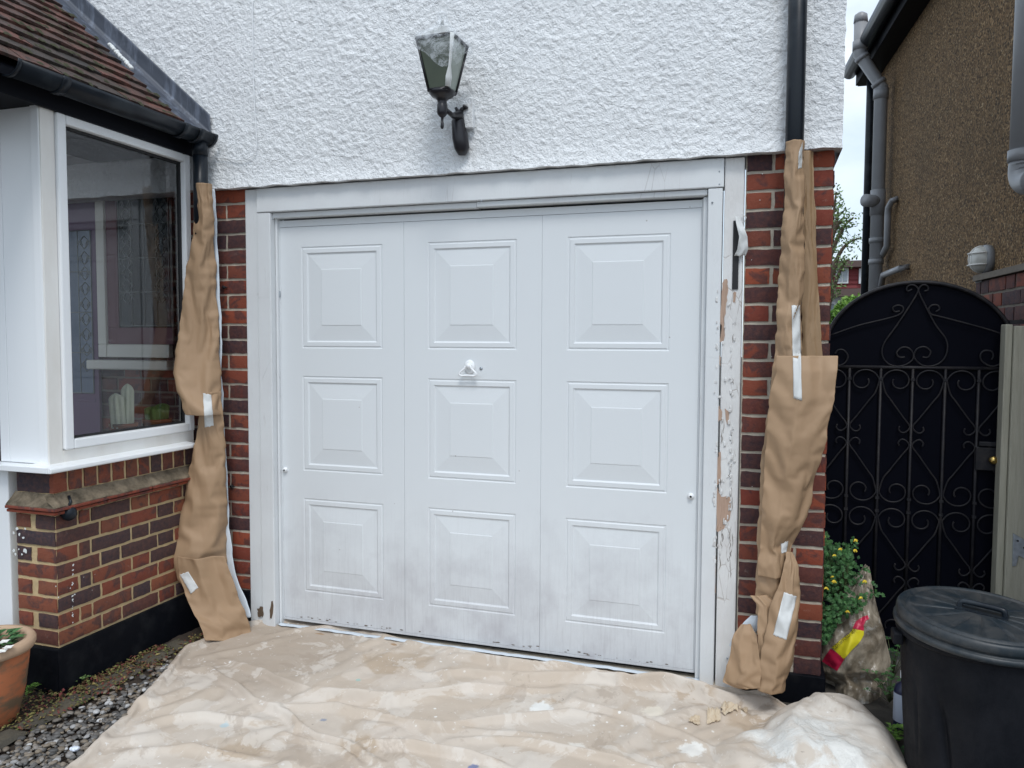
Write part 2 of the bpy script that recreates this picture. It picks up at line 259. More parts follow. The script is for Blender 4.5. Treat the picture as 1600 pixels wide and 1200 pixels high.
m = mk('cactus_green', rough=.6); m.color(m.mix(m.noise(30, 4), (.12, .22, .05, 1), (.25, .36, .1, 1))); m.bump(m.noise(90, 2), .005)
m = mk('red_tiles', rough=.8); m.color(m.mix(m.noise(2, 4), (.22, .04, .04, 1), (.16, .03, .035, 1))); wv = N(m.nt, 'ShaderNodeTexWave', bands_direction='Z', i={'Scale': 2.4}); m.nt.links.new(m.tc.outputs['Object'], wv.inputs[0]); m.bump(wv.outputs[1], .04, .7)
m = mk('far_roof', rough=.9); m.color(m.mix(m.noise(3, 5), (.09, .06, .055, 1), (.13, .09, .08, 1)))
m = mk('far_white', rough=.8, col=(.62, .64, .66, 1)); mk('far_glass', rough=.1, col=(.25, .29, .32, 1)); mk('blue_label', rough=.4, col=(.5, .55, .66, 1)); mk('bottle_navy', rough=.3, col=(.015, .02, .06, 1))
# ------------------------------------------------------------------ mesh building
class MB:
    def __init__(s): s.v = []; s.f = []; s.rv = []; s.mi = []; s.sm = []
    def add(s, vs, fs, rv=0., mi=0, smooth=False):
        b = len(s.v); s.v += [tuple(v) for v in vs]
        for f in fs: s.f.append(tuple(i+b for i in f)); s.rv.append(rv); s.mi.append(mi); s.sm.append(smooth)
    def box(s, a, b, rv=0., mi=0):
        (x0, y0, z0), (x1, y1, z1) = a, b
        x0, x1 = min(x0, x1), max(x0, x1); y0, y1 = min(y0, y1), max(y0, y1); z0, z1 = min(z0, z1), max(z0, z1)
        v = [(x0, y0, z0), (x1, y0, z0), (x1, y1, z0), (x0, y1, z0), (x0, y0, z1), (x1, y0, z1), (x1, y1, z1), (x0, y1, z1)]
        s.add(v, [(0, 3, 2, 1), (4, 5, 6, 7), (0, 1, 5, 4), (1, 2, 6, 5), (2, 3, 7, 6), (3, 0, 4, 7)], rv, mi)
    def tube(s, pts, r, n=8, caps=True, rv=0., mi=0, flat=1.0):
        pts = [Vector(p) for p in pts]; rs = r if isinstance(r, (list, tuple)) else [r]*len(pts)
        vs = []; fs = []; pv = None
        for i, p in enumerate(pts):
            t = (pts[min(i+1, len(pts)-1)]-pts[max(i-1, 0)])
            t = t.normalized() if t.length > 1e-9 else Vector((0, 0, 1))
            if pv is None: a = t.orthogonal().normalized()
            else:
                a = pv - t*pv.dot(t); a = a.normalized() if a.length > 1e-6 else t.orthogonal().normalized()
            pv = a; b = t.cross(a)
            for k in range(n):
                q = 2*math.pi*k/n; vs.append(p+(a*math.cos(q)+b*math.sin(q)*flat)*rs[i])
        for i in range(len(pts)-1):
            for k in range(n): fs.append((i*n+k, i*n+(k+1) % n, (i+1)*n+(k+1) % n, (i+1)*n+k))
        if caps: fs.append(tuple(range(n))[::-1]); fs.append(tuple((len(pts)-1)*n+k for k in range(n)))
        s.add(vs, fs, rv, mi, True)
    def lathe(s, prof, n=32, c=(0, 0, 0), rv=0., mi=0, smooth=True):
        vs = []; fs = []
        for (r, z) in prof:
            for k in range(n): q = 2*math.pi*k/n; vs.append((c[0]+r*math.cos(q), c[1]+r*math.sin(q), c[2]+z))
        for i in range(len(prof)-1):
            for k in range(n): fs.append((i*n+k, i*n+(k+1) % n, (i+1)*n+(k+1) % n, (i+1)*n+k))
        s.add(vs, fs, rv, mi, smooth)
    def grid(s, fn, nu, nv, rv=0., mi=0, smooth=True, flip=False):
        vs = [fn(i/nu, j/nv) for j in range(nv+1) for i in range(nu+1)]
        fs = []
        for j in range(nv):
            for i in range(nu):
                a = j*(nu+1)+i; q = (a, a+1, a+nu+2, a+nu+1); fs.append(q[::-1] if flip else q)
        s.add(vs, fs, rv, mi, smooth)
    def poly(s, pts, d, rv=0., mi=0):
        """extrude polygon pts by vector d"""
        n = len(pts); d = Vector(d); vs = [Vector(p) for p in pts]+[Vector(p)+d for p in pts]
        fs = [tuple(range(n)), tuple(range(2*n-1, n-1, -1))]+[(i, i+n, (i+1) % n+n, (i+1) % n) for i in range(n)]
        s.add(vs, fs, rv, mi)
    def build(s, name, mats, parent=None, bevel=0, solid=0, weld=False):
        me = bpy.data.meshes.new(name); me.from_pydata(s.v, [], s.f)
        for mm in (mats if isinstance(mats, (list, tuple)) else [mats]): me.materials.append(MT[mm])
        me.polygons.foreach_set('material_index', s.mi); me.polygons.foreach_set('use_smooth', s.sm)
        a = me.attributes.new('rv', 'FLOAT', 'FACE'); a.data.foreach_set('value', s.rv); me.update()
        o = bpy.data.objects.new(name, me); C.objects.link(o)
        if parent is not None:
            o.parent = parent
            pm = Matrix.Identity(4); q = parent
            while q is not None: pm = q.matrix_basis @ pm; q = q.parent
            o.matrix_basis = pm.inverted()
        if solid:
            md = o.modifiers.new('s', 'SOLIDIFY'); md.thickness = solid
        if bevel:
            md = o.modifiers.new('b', 'BEVEL'); md.width = bevel; md.segments = 2; md.limit_method = 'ANGLE'
        return o
def cat_(pts, k=5):
    out = []
    for i in range(len(pts)-1):
        p0, p1, p2, p3 = pts[max(0, i-1)], pts[i], pts[i+1], pts[min(len(pts)-1, i+2)]
        for j in range(k): t = j/k; out.append(.5*((2*p1)+(p2-p0)*t+(2*p0-5*p1+4*p2-p3)*t*t+(3*p1-p0-3*p2+p3)*t**3))
    return out+[pts[-1]]
def tag(o, label=None, cat=None, group=None, kind=None):
    for k, v in (('label', label), ('category', cat), ('group', group), ('kind', kind)):
        if v: o[k] = v
    return o
def thing(name, label, cat, loc=(0, 0, 0), group=None):
    o = bpy.data.objects.new(name, None); C.objects.link(o); o.location = loc; o.empty_display_size = .1
    return tag(o, label, cat, group)
def nz3(x, y, z, s=1., o=0.): return noise.noise((x*s+o, y*s+o*.7, z*s-o))
def fb(x, y, z, s=1., oct=4, o=0.): return noise.fractal((x*s+o, y*s+o*.7, z*s-o), 1., 2., oct)
HT = [rnd.uniform(-1, 1) for _ in range(4096)]
def facet(u, v, seed=0):
    """piecewise-flat noise: random heights on a triangular lattice, linear between (sharp creases)"""
    sk = (u+v)*.36603; i = math.floor(u+sk); j = math.floor(v+sk); t = (i+j)*.21132
    x0 = u-i+t; y0 = v-j+t; a, b = (1, 0) if x0 > y0 else (0, 1)
    def H(p, q): return HT[(p*73+q*971+seed*377) & 4095]
    fx_ = u+sk-i; fy_ = v+sk-j
    h0, h1, h2 = H(i, j), H(i+a, j+b), H(i+1, j+1)
    return h0*(1-max(fx_, fy_))+h1*abs(fx_-fy_)+h2*min(fx_, fy_)
def lerp(a, b, t): return a+(b-a)*t
def interp(tab, x):
    if x <= tab[0][0]: return tab[0][1:]
    for a, b in zip(tab, tab[1:]):
        if x <= b[0]:
            t = (x-a[0])/(b[0]-a[0]); t = t
            return tuple(lerp(p, q, t) for p, q in zip(a[1:], b[1:]))
    return tab[-1][1:]
def brick_face(mb, O, U, Wd, Nn, z0, z1, rows, depth=.05, proud=.0, joint=.0125, seed=1, dark=0., vj=1.0):
    """bricks on a face: O origin, U unit along, Nn outward normal; rows(k) -> list of (u0,u1); course height"""
    rr = random.Random(seed); O = Vector(O); U = Vector(U); Nn = Vector(Nn); h = z1-z0
    for (k, za, zb, spans) in rows:
        for (a, b) in spans:
            if b-a < .02: continue
            rv = min(1, max(0, rr.random()*.85+dark + (.25 if rr.random() < .15 else 0)))
            sd_ = rr.random()*90; nu, nv = max(3, int((b-a)/.02)), 4
            push = rr.uniform(-.0015, .002); j = joint/2
            def fn(u, v):
                uu = lerp(a+j, b-j, u); z = lerp(za+j, zb-j, v); e = 1
                p = O+U*uu; q = (p.x, p.y, z)
                du = nz3(*q, 42, sd_)*.0034; dz = nz3(*q, 30, sd_+20)*.0034*vj; dn = nz3(*q, 36, sd_+40)*.0014
                ed = .0022 if (u in (0, 1) or v in (0, 1)) else 0
                return O+U*(uu+du)+Vector((0, 0, z+dz))+Nn*(proud+push+dn-ed)
            b0 = len(mb.v); mb.grid(fn, nu, nv, rv, 0, True)
            # skirt
            ring = [i for i in range(nu+1)]+[(nu+1)*jj+nu for jj in range(1, nv+1)]+[(nu+1)*nv+i for i in range(nu-1, -1, -1)]+[(nu+1)*jj for jj in range(nv-1, 0, -1)]
            vs = [Vector(mb.v[b0+i]) for i in ring]; n = len(vs)
            mb.add(vs+[p-Nn*.02 for p in vs], [(i, i+n, (i+1) % n+n, (i+1) % n) for i in range(n)], rv, 0, False)
def courses(z0, ch, n, lay, a0, a1):
    out = []
    for k in range(n):
        sp = []
        for (a, b) in lay(k):
            a, b = max(a, a0), min(b, a1)
            if b-a > .015: sp.append((a, b))
        out.append((k, z0+k*ch, z0+(k+1)*ch, sp))
    return out
def bond(k, a0, a1, off=(0, .16), st=.225, hd=.113):
    sp = []; x = a0-(0 if k % 2 == 0 else .16)-.34*0; i = 0
    while x < a1:
        w_ = st if i % 2 == 0 else hd; sp.append((x, x+w_)); x += w_; i += 1
    return sp
GZ = -.04
# ================================================================== SETTING
mb = MB()
def gfn(u, v):
    x = lerp(-60, 60, u); y = lerp(-40, 80, v); return (x, y, GZ-.012)
mb.grid(gfn, 12, 12); tag(mb.build('ground', 'drive_ground'), kind='structure')
# soil bed beside the porch wall
mb = MB(); q = [P(400, 960, z=GZ), P(300, 905, z=GZ), P(-60, 1075, z=GZ), P(-60, 1200, z=GZ), P(60, 1135, z=GZ), P(180, 1075, z=GZ), P(420, 1000, z=GZ)]
def soilf(u, v):
    x = lerp(-.95, .15, u); y = lerp(-1.6, .0, v); return (x, y, GZ+.012*fb(x, y, 0, 9, 4)+.004)
mb.grid(soilf, 70, 100); tag(mb.build('soil_bed', 'soil'), kind='structure')
# edging stones: line from photo (0,1165) to (300,1000)
mb = MB(); e0 = P(-90, 1213, z=GZ); e1 = P(225, 1040, z=GZ); dv = (e1-e0); ln = dv.length; dv.normalize(); pn = Vector((-dv.y, dv.x, 0)); pos = 0; i = 0
while pos < ln:
    l_ = .29; a = e0+dv*(pos+.004); b = e0+dv*(pos+l_-.004); wd = .10
    sd_ = rnd.random()*50
    def ef(u, v):
        p = a.lerp(b, u)+pn*lerp(-wd*.55, wd*.45, v); ed = .01 if (u in (0, 1) or v in (0, 1)) else 0
        return (p.x, p.y, GZ+.026-ed+.006*nz3(p.x, p.y, 0, 12, sd_))
    mb.grid(ef, 14, 6); pos += l_
tag(mb.build('kerb', 'paving_stone', solid=0), kind='structure')
# ================================================================== HOUSE
house = thing('house', 'white rendered house with garage door, brick piers and glazed porch under a tiled lean-to roof', 'house')
# rendered wall (y=-.08 face) : x -.95 .. 2.535, z 2.13..3.3
mb = MB(); X0, X1, Z0, Z1 = -2.3, 2.535, 2.132, 3.6
def rw(u, v):
    x = lerp(X0, X1, u); z = lerp(Z0, Z1, v)
    d = .002*fb(x, 0, z, 9, 3, 2)+.0066*max(-.12, nz3(x+.3*z, 0, z, 56, 5))*(1+.4*nz3(x, 0, z, 3, 1))+.0025*nz3(x, 0, z, 100, 8)
    zo = 0
    if v == 0: zo = .006*nz3(x, 0, 0, 12)
    xo = .005*nz3(0, 0, z, 22) if u == 1 else 0
    bell = .012*max(0, 1-(z-Z0)/.10)**2
    return (x+xo, -.082-d-bell, z+zo)
mb.grid(rw, 690, 210)
nu = 690
base = [Vector(mb.v[i]) for i in range(nu+1)]
mb.add(base+[Vector((p.x, 0., p.z+.004)) for p in base], [(i, i+nu+1, i+nu+2, i+1) for i in range(nu)], 0, 0, True)
rt = [Vector(mb.v[j*(nu+1)+nu]) for j in range(211)]
mb.add(rt+[Vector((p.x, .25, p.z)) for p in rt], [(i, i+1, i+212, i+211) for i in range(210)], 0, 0, True)
mb.box((X0, .02, Z0+.01), (X1-.02, .25, Z1))
mb.build('rendered_wall', 'white_render', house)
# brick piers
YB = -.045
mb = MB(); rows = courses(2.14-.0742*30, .0742, 30, lambda k: [(0, .106), (.106, .331)] if k % 2 else [(0, .218), (.218, .331)], 0, .331)
brick_face(mb, (2.185, YB, 0), (1, 0, 0), .33, (0, -1, 0), 0, 2.1, rows, seed=3, dark=.02)
rows2 = courses(2.14-.0742*30, .0742, 30, lambda k: [(0, .106), (.106, .33)] if k % 2 == 0 else [(0, .218), (.218, .33)], 0, .33)
brick_face(mb, (2.516, YB+.012, 0), (0, 1, 0), .33, (1, 0, 0), 0, 2.1, rows2, seed=4)
pier = mb.build('brick_pier', 'brick', house)
mb = MB(); mb.box((2.187, YB+.006, -.08), (2.508, .28, 2.15)); mb.build('mortar', 'mortar_grey', pier)
mb = MB(); rows = courses(2.14-.0742*28, .0742, 28, lambda k: [(0, .18), (.18, .303), (.303, .43)] if k % 2 == 0 else [(0, .2), (.2, .43)], 0, .43)
brick_face(mb, (-.575, YB, 0), (1, 0, 0), .36, (0, -1, 0), 0, 2.1, rows, seed=5, dark=.05)
pier = mb.build('brick_pier', 'brick', house)
mb = MB(); mb.box((-.58, YB+.006, .0), (-.152, .2, 2.15)); mb.build('mortar', 'mortar_grey', pier)
# black base coats: pier bases
mb = MB()
mb.box((-.42, YB-.012, -.08), (-.158, .1, .135)); mb.build('damp_proof_base', 'bitumen', house, bevel=.004); mb = MB(); mb.box((2.19, YB-.012, -.08), (2.53, .27, .068))
mb.build('damp_proof_base', 'bitumen', house, bevel=.004)
# porch dwarf wall: side face x=XB, front face y=YF
XB, YF, XL = -.4, -.945, -.615
mb = MB(); CH = .0672; ZB = .158; n_ = 8
def lay(k):
    sp = []; seq = [.218, .108] if k % 2 == 0 else [.108, .062, .218, .108]; x = 0; i = 0
    while x < .95:
        w_ = (seq[i] if i < len(seq) else (.218 if (i-len(seq)) % 2 == 0 else .108)); sp.append((x, x+w_)); x += w_; i += 1
    return sp
brick_face(mb, (XB, YF, 0), (0, 1, 0), .9, (1, 0, 0), 0, 1, courses(ZB, CH, n_, lay, 0, .90), seed=11, dark=.10, joint=.013)
brick_face(mb, (XL, YF, 0), (1, 0, 0), .2, (0, -1, 0), 0, 1, courses(ZB, CH, n_, lambda k: [(0, .214)] if k % 2 == 0 else [(0, .085), (.105, .214)], 0, .214), seed=12, dark=.2, joint=.013)
# soldier (brick on edge) course under the sill
zs0, zs1 = .775, .868
brick_face(mb, (XB-.012, YF, 0), (0, 1, 0), .9, (1, 0, 0), 0, 1, [(0, zs0, zs1, [(0, .075)]+[(.075+i*.0745, .075+(i+1)*.0745) for i in range(11)])], seed=14, dark=.05, joint=.013)
brick_face(mb, (XL+.004, YF+.006, 0), (1, 0, 0), .2, (0, -1, 0), 0, 1, [(0, zs0, zs1, [(0, .2)])], seed=19, dark=.6, joint=.01)
pw = mb.build('porch_wall', 'brick_brown', house)
mb = MB(); mb.box((XL+.004, YF+.006, .1), (XB-.006, -.0, .70)); mb.box((XL+.008, YF+.012, .70), (XB-.018, -.0, .872)); mb.build('mortar', 'mortar_cream', pw)
# creasing tiles + weathered mortar fillet
mb = MB()
for (za, zb, pr) in ((.700, .712, .028), (.716, .728, .036)):
    y = YF-pr
    while y < -.1:
        l_ = .26; mb.box((XL-.01, y+.001, za), (XB+pr+rnd.uniform(-.003, .003), min(y+l_-.003, -.1), zb), rv=rnd.random()*.5); y += l_
    x = XL-pr*.5
mb.build('creasing_tile', 'brick', pw, bevel=.003)
mb = MB()
def ff(u, v):
    y = lerp(YF-.034, -.1, u); prof = [(.031, .728), (.031, .732), (.016, .745), (.001, .758), (-.014, .778)]
    t = v*4; i = min(3, int(t)); a, b = prof[i], prof[i+1]; r_, z = lerp(a[0], b[0], t-i), lerp(a[1], b[1], t-i)
    nn = .009*fb(y, z, 1, 18, 5); return (XB+r_+nn, y, z+nn*.5)
mb.grid(ff, 160, 8, flip=False)
def ff2(u, v):
    prof = [(.031, .728), (.031, .732), (.016, .745), (.001, .758), (-.014, .778)]
    t = v*4; i = min(3, int(t)); a, b = prof[i], prof[i+1]; r_, z = lerp(a[0], b[0], t-i), lerp(a[1], b[1], t-i); x = lerp(XL-.01, XB+r_, u)
    nn = .004*fb(x, z, 4, 16, 4); return (x, YF-r_-nn, z+nn*.5)
mb.grid(ff2, 40, 8); m = mk('weathered_mortar', rough=.95); m.color(m.mix(m.ramp(m.noise(14, 6, .7), (.35, 0), (.65, 1)), (.09, .072, .048, 1), (.27, .215, .15, 1))); m.bump(m.noise(80, 5, .7), .006, 1)
mb.build('mortar_fillet', 'weathered_mortar', pw)
# drooping mortar lip under the tiles
mb = MB()
def lip(u, v):
    y = lerp(YF+.02, -.1, u); dr = .010+.012*max(0, fb(y, 0, 3, 12, 4)); return (XB+.004+.014*math.sin(math.pi*min(1, v*1.2)), y, .704-dr*v+.002)
mb.grid(lip, 160, 4, flip=True); mb.build('mortar_lip', 'weathered_mortar', pw)
# plinth of the porch
mb = MB()
def plf(u, v):
    y = lerp(YF-.018, -.02, u); z = lerp(-.08, ZB-.004, v); return (XB+.016-.003*v+.003*fb(y, 0, z, 9, 3), y, z+.003*nz3(y, 0, 0, 14))
mb.grid(plf, 60, 12)
mb.box((XL-.0, YF-.016, -.08), (XB+.012, -.02, ZB-.004)); mb.build('damp_proof_base', 'bitumen', house, bevel=.004)
# small black vent / cable clamp on wall near corner
mb = MB(); k = P(108, 803, x=XB+.02)
mb.lathe([(0, .03), (.02, .028), (.028, .015), (.03, -.005), (.022, -.02), (0, -.03)], 10, (XB+.02, k.y, k.z)); mb.tube([(XB+.02, k.y-.01, k.z+.02), (XB+.03, k.y, k.z+.05), (XB+.01, k.y+.01, k.z+.07)], .006, 6)
mb.build('wall_fitting', 'black_plastic', house)
# paint splashes on the brickwork
mb = MB()
def blob(c, nrm_u, nrm_n, r, sd):
    n = 9; c = Vector(c); U = Vector(nrm_u); V = Vector((0, 0, 1)); rr = random.Random(sd)
    vs = [c+Vector(nrm_n)*.0035]+[c+(U*math.cos(2*math.pi*i/n)+V*math.sin(2*math.pi*i/n))*r*rr.uniform(.6, 1.3)+Vector(nrm_n)*.0022 for i in range(n)]
    mb.add(vs, [(0, 1+i, 1+(i+1) % n) for i in range(n)], 0, 0, True)
for i, (a, b, r_) in enumerate(((27, 826, .012), (31, 835, .010), (37, 840, .009), (40, 826, .008), (22, 832, .01), (40, 861, .015), (22, 860, .012), (25, 866, .011), (30, 858, .006), (35, 866, .008))):
    blob(P(a, b, y=YF-.002), (1, 0, 0), (0, -1, 0), r_*.62, i)
for i in range(26):
    blob(P(113+rnd.uniform(-1, 1), rnd.choice([rnd.uniform(880, 915), rnd.uniform(930, 975)]), x=XB+.002), (0, 1, 0), (1, 0, 0), rnd.uniform(.0015, .004), i)
for i in range(7): blob(P(rnd.uniform(86, 150), rnd.uniform(885, 950), x=XB+.002), (0, 1, 0), (1, 0, 0), rnd.uniform(.001, .004), i+60)
for i in range(12): blob(P(rnd.uniform(1160, 1225), rnd.uniform(260, 940), y=YB-.002), (1, 0, 0), (0, -1, 0), rnd.uniform(.001, .003), i+90)
tag(mb.build('paint_splash', 'white_putty', house), kind='stuff')
# ------------------------------------------------ porch window (x plane)
XW = XB-.022
win = thing('porch_window', None, None); win.parent = house
yA, yB_ = YF+.0, -.115
g0, g1 = P(94, 200, x=XW-.02), P(290, 655, x=XW-.02)
gy0, gy1 = -.885, -.235; gz0, gz1 = .955, 2.165
gA = P(115, 686, x=XW-.02); gB = P(292, 652, x=XW-.02); gC = P(93, 200, x=XW-.02); gD = P(270, 253, x=XW-.02)
gy0 = (gA.y+gC.y)/2; gy1 = (gB.y+gD.y)/2; gz0 = (gA.z+gB.z)/2; gz1 = (gC.z+gD.z)/2
zt = 2.31
mb = MB(); fo = .048  # sash frame width
# outer fixed frame
def framebox(mb, ya, yb, za, zb, wl, wr, wb, wt, x0, x1):
    mb.box((x0, ya, za), (x1, ya+wl, zb)); mb.box((x0, yb-wr, za), (x1, yb, zb)); mb.box((x0, ya+wl, za), (x1, yb-wr, za+wb)); mb.box((x0, ya+wl, zb-wt), (x1, yb-wr, zb))
mb.box((XW-.05, yA, .885), (XW+.0, gy0-.056, zt))      # corner post return
mb.box((XW-.05, gy1+.05, .885), (XW, -.125, zt)); mb.box((XW-.05, gy0-.056, .885), (XW, gy1+.05, gz0-.052)); mb.box((XW-.05, gy0-.056, gz1+.05), (XW, gy1+.05, zt))
fr_ = mb.build('window_frame', 'pvc_warm', win, bevel=.004)
mb = MB(); framebox(mb, gy0-.054, gy1+.048, gz0-.050, gz1+.048, .042, .038, .040, .038, XW-.03, XW+.014); mb.build('sash', 'pvc', win, bevel=.006)
mb = MB(); framebox(mb, gy0-.0115, gy1+.0095, gz0-.0095, gz1+.0095, .0095, .0095, .0085, .0115, XW-.03, XW-.012); mb.build('gasket', 'gasket', win)
mb = MB(); mb.add([(XW-.02, gy0-.002, gz0-.001), (XW-.02, gy1, gz0-.001), (XW-.02, gy1, gz1-.002), (XW-.02, gy0-.002, gz1-.002)], [(0, 1, 2, 3)]); mb.build('pane', 'window_glass', win)
# sill
mb = MB(); zsl = .868
pr = [(XW-.06, zsl+.002), (XW+.06, zsl+.002), (XW+.064, zsl+.006), (XW+.064, zsl+.019), (XW+.058, zsl+.024), (XW-.06, zsl+.034)]
mb.poly([(a, YF-.05, b) for a, b in pr], (0, .82, 0)); mb.box((XL-.108, YF-.056, zsl+.003), (XW+.05, YF+.02, zsl+.027))
mb.build('sill', 'pvc', win, bevel=.003)
# porch front: pvc panels on y = YF
mb = MB(); mb.box((XL-.02, YF+.004, .897), (XW-.051, YF+.05, zt)); mb.box((-.47, YF-.004, .897), (-.428, YF+.003, zt))
mb.build('front_panel', 'pvc', house, bevel=.003)
mb = MB(); xq = P(3, 780, y=YF).x; mb.box((XL-.105, YF+.0, -.04), (XL-.03, YF+.055, .868)); mb.build('porch_post', 'pvc', house, bevel=.004)
mb = MB()
for (xa, za, xb, zb_) in ((XL-1.6, -.04, XL-.106, .866), (XL-1.6, .9, XL-.07, 2.3)): mb.add([(xa, YF+.02, za), (xb, YF+.02, za), (xb, YF+.02, zb_), (xa, YF+.02, zb_)], [(0, 1, 2, 3)])
mb.build('porch_door_glass', 'window_glass', house)
mb = MB(); mb.box((XL-.07, YF+.004, .897), (XL-.021, YF+.05, zt)); mb.box((-1.35, YF, 0), (-1.30, YF+.05, zt)); mb.build('porch_post', 'pvc', house, bevel=.003)
# porch interior
mb = MB(); mb.box((-2.3, YF+.06, -.06), (XB-.1, .1, .0)); mb.box((XL-1.6, YF+.3, .005), (XL-.3, .05, .12)); mb.build('porch_floor', 'interior_floor', house)
mb = MB(); mb.box((-2.35, YF+.05, 0), (-2.3, .1, 2.4)); mb.box((-2.3, YF+.07, 2.31), (XB-.05, .1, 2.33)); mb.build('porch_lining', 'interior_wall', house)
mb = MB(); YI = .09
mb.box((-2.3, YI+.006, 0), (-.5, YI+.1, 2.4), mi=1)
brick_face(mb, (-2.3, YI, 0), (1, 0, 0), 1.8, (0, -1, 0), 0, 1, courses(0, .0742, 32, lambda k: bond(k, 0, 1.8), .0, 1.8), seed=31, dark=.25)
mb.build('inner_wall', ['brick_dark', 'mortar_dark'], house)
mb = MB(); mb.box((-1.62, YI-.03, .05), (-1.205, YI-.012, 2.2)); mb.box((-1.6, YI-.034, 1.05), (-1.23, YI-.031, 1.07)); mb.box((-1.6, YI-.034, .85), (-1.23, YI-.031, .87)); dr = mb.build('front_door', 'purple_paint', house, bevel=.002)
mb = MB(); mb.box((-1.50, YI-.036, 1.10), (-1.235, YI-.031, 1.99)); mb.build('leaded_pane', 'leaded_blue', dr)
def leads(mb, x0, x1, z0, z1, y, nx=3, nz_=5):
    for i in range(nx+1): x = lerp(x0, x1, i/nx); mb.tube([(x, y, z0), (x, y, z1)], .003, 5)
    for i in range(nz_+1): z = lerp(z0, z1, i/nz_); mb.tube([(x0, y, z), (x1, y, z)], .003, 5)
    for side in (0, 1):
        xc = lerp(x0, x1, .16+.68*side)
        for k in range(9):
            z = lerp(z0+.12, z1-.1, k/8)
            for s_ in (-1, 1):
                pts = [(xc+s_*.028*math.sin(math.pi*t), y-.001, z+.07*t) for t in [i/6 for i in range(7)]]; mb.tube(pts, .0024, 4)
                pts = [(xc+s_*(.012+.03*t), y-.001, z+.02+.035*math.sin(math.pi*t)*.8) for t in [i/5 for i in range(6)]]; mb.tube(pts, .0022, 4)
mb = MB(); leads(mb, -1.50, -1.235, 1.10, 1.99, YI-.037, 3, 4); mb.build('lead_lines', 'lead_came', dr)
iw = MB(); iw.box((-1.19, YI-.045, 1.37), (-1.135, YI-.01, 2.2)); iw.box((-1.19, YI-.045, 2.2), (-.62, YI-.01, 2.25)); iw.box((-1.135, YI-.04, 1.30), (-.72, YI-.01, 1.37)); iw.box((-1.19, YI-.045, 1.30), (-1.135, YI-.01, 1.37))
iwin = iw.build('inner_window', 'cream_paint', house, bevel=.004)
mb = MB(); mb.box((-1.22, YI-.10, 1.235), (-.68, YI-.012, 1.285)); mb.build('sill', 'cream_paint', iwin, bevel=.008)
mb = MB(); mb.box((-1.134, YI-.03, 1.371), (-.7, YI-.012, 1.46)); mb.box((-1.134, YI-.03, 1.46), (-1.06, YI-.012, 2.19)); mb.build('sash', 'maroon_paint', iwin, bevel=.003)
mb = MB(); mb.box((-1.055, YI-.025, 1.465), (-.7, YI-.012, 2.19)); mb.build('leaded_pane', 'leaded_glass', iwin)
mb = MB(); leads(mb, -1.05, -.72, 1.47, 2.19, YI-.027, 4, 4); mb.build('lead_lines', 'lead_came', iwin)
# ------------------------------------------------ porch roof
XE = -.335; ZE = 2.395; TAN = .86
def roofpt(s, y, up=0):  # s = distance up slope
    a = math.atan(TAN); return Vector((XE-s*math.cos(a)-up*-math.sin(a), y, ZE+s*math.sin(a)+up*math.cos(a)))
mb = MB(); gauge = .094; tw = .165; verge_y = -.27
for rI in range(17):
    y = verge_y - (tw/2 if rI % 2 else 0); first = True
    x_s = rI*gauge
    yy = verge_y
    widths = [tw/2] if rI % 2 else []
    while yy > -2.0:
        w_ = widths.pop() if widths else tw
        a_, b_ = yy-w_+.002, yy-.001; rv = rnd.random(); 
        if yy > verge_y-.2 and rnd.random() < .8: rv *= .35
        l0, l1 = x_s-.004+rnd.uniform(-.003, .003), x_s+gauge+.05; k0 = .024+rnd.uniform(-.002, .003); k1 = .004; th = .013
        camb = rnd.uniform(.001, .004)
        vs = []; nx = 4
        for (s_, up) in ((l0, k0), (l1, k1), (l1, k1-th), (l0, k0-th)):
            for i in range(nx+1): t = i/nx; vs.append(roofpt(s_, lerp(a_, b_, t), up+camb*math.sin(math.pi*t)))
        fs = []
        for i in range(nx): fs += [(i, i+nx+1, i+nx+2, i+1), (3*(nx+1)+i, i, i+1, 3*(nx+1)+i+1)]
        fs += [(0, 3*(nx+1), 2*(nx+1), nx+1), (nx, 2*nx+1, 3*nx+2, 4*nx+3)]
        mb.add(vs, fs, rv, 0, False); yy -= w_
rf = mb.build('porch_roof', 'roof_tile', house)
mb = MB(); a, b = roofpt(-.02, -2.0, -.02), roofpt(1.7, -2.0, -.02); mb.poly([a, b, b+Vector((0, 0, -.03)), a+Vector((0, 0, -.03))], (0, 1.95, 0)); mb.build('roof_deck', 'soffit_black', rf)
# moss on the tiles
mb = MB()
for i in range(700):
    s_ = rnd.choice(range(0, 16))*gauge+rnd.uniform(-.003, .02); y = verge_y-rnd.random()**1.3*1.2
    if fb(s_, y, 0, 4, 3, 3) < .0: continue
    c_ = roofpt(s_, y, .026); r_ = rnd.uniform(.005, .013); n = 6
    vs = [c_+Vector((0, 0, r_*.6))]+[c_+Vector((math.cos(k*math.pi/3)*r_, math.sin(k*math.pi/3)*r_*1.4, -r_*math.cos(k*math.pi/3)))*rnd.uniform(.7, 1.2) for k in range(n)]
    mb.add(vs, [(0, 1+k, 1+(k+1) % n) for k in range(n)], rnd.random(), 0, True)
m = mk('moss', rough=.95); m.color(m.mix(m.noise(40, 4), (.018, .02, .008, 1), (.055, .055, .022, 1)))
tag(mb.build('moss', 'moss', rf), kind='stuff')
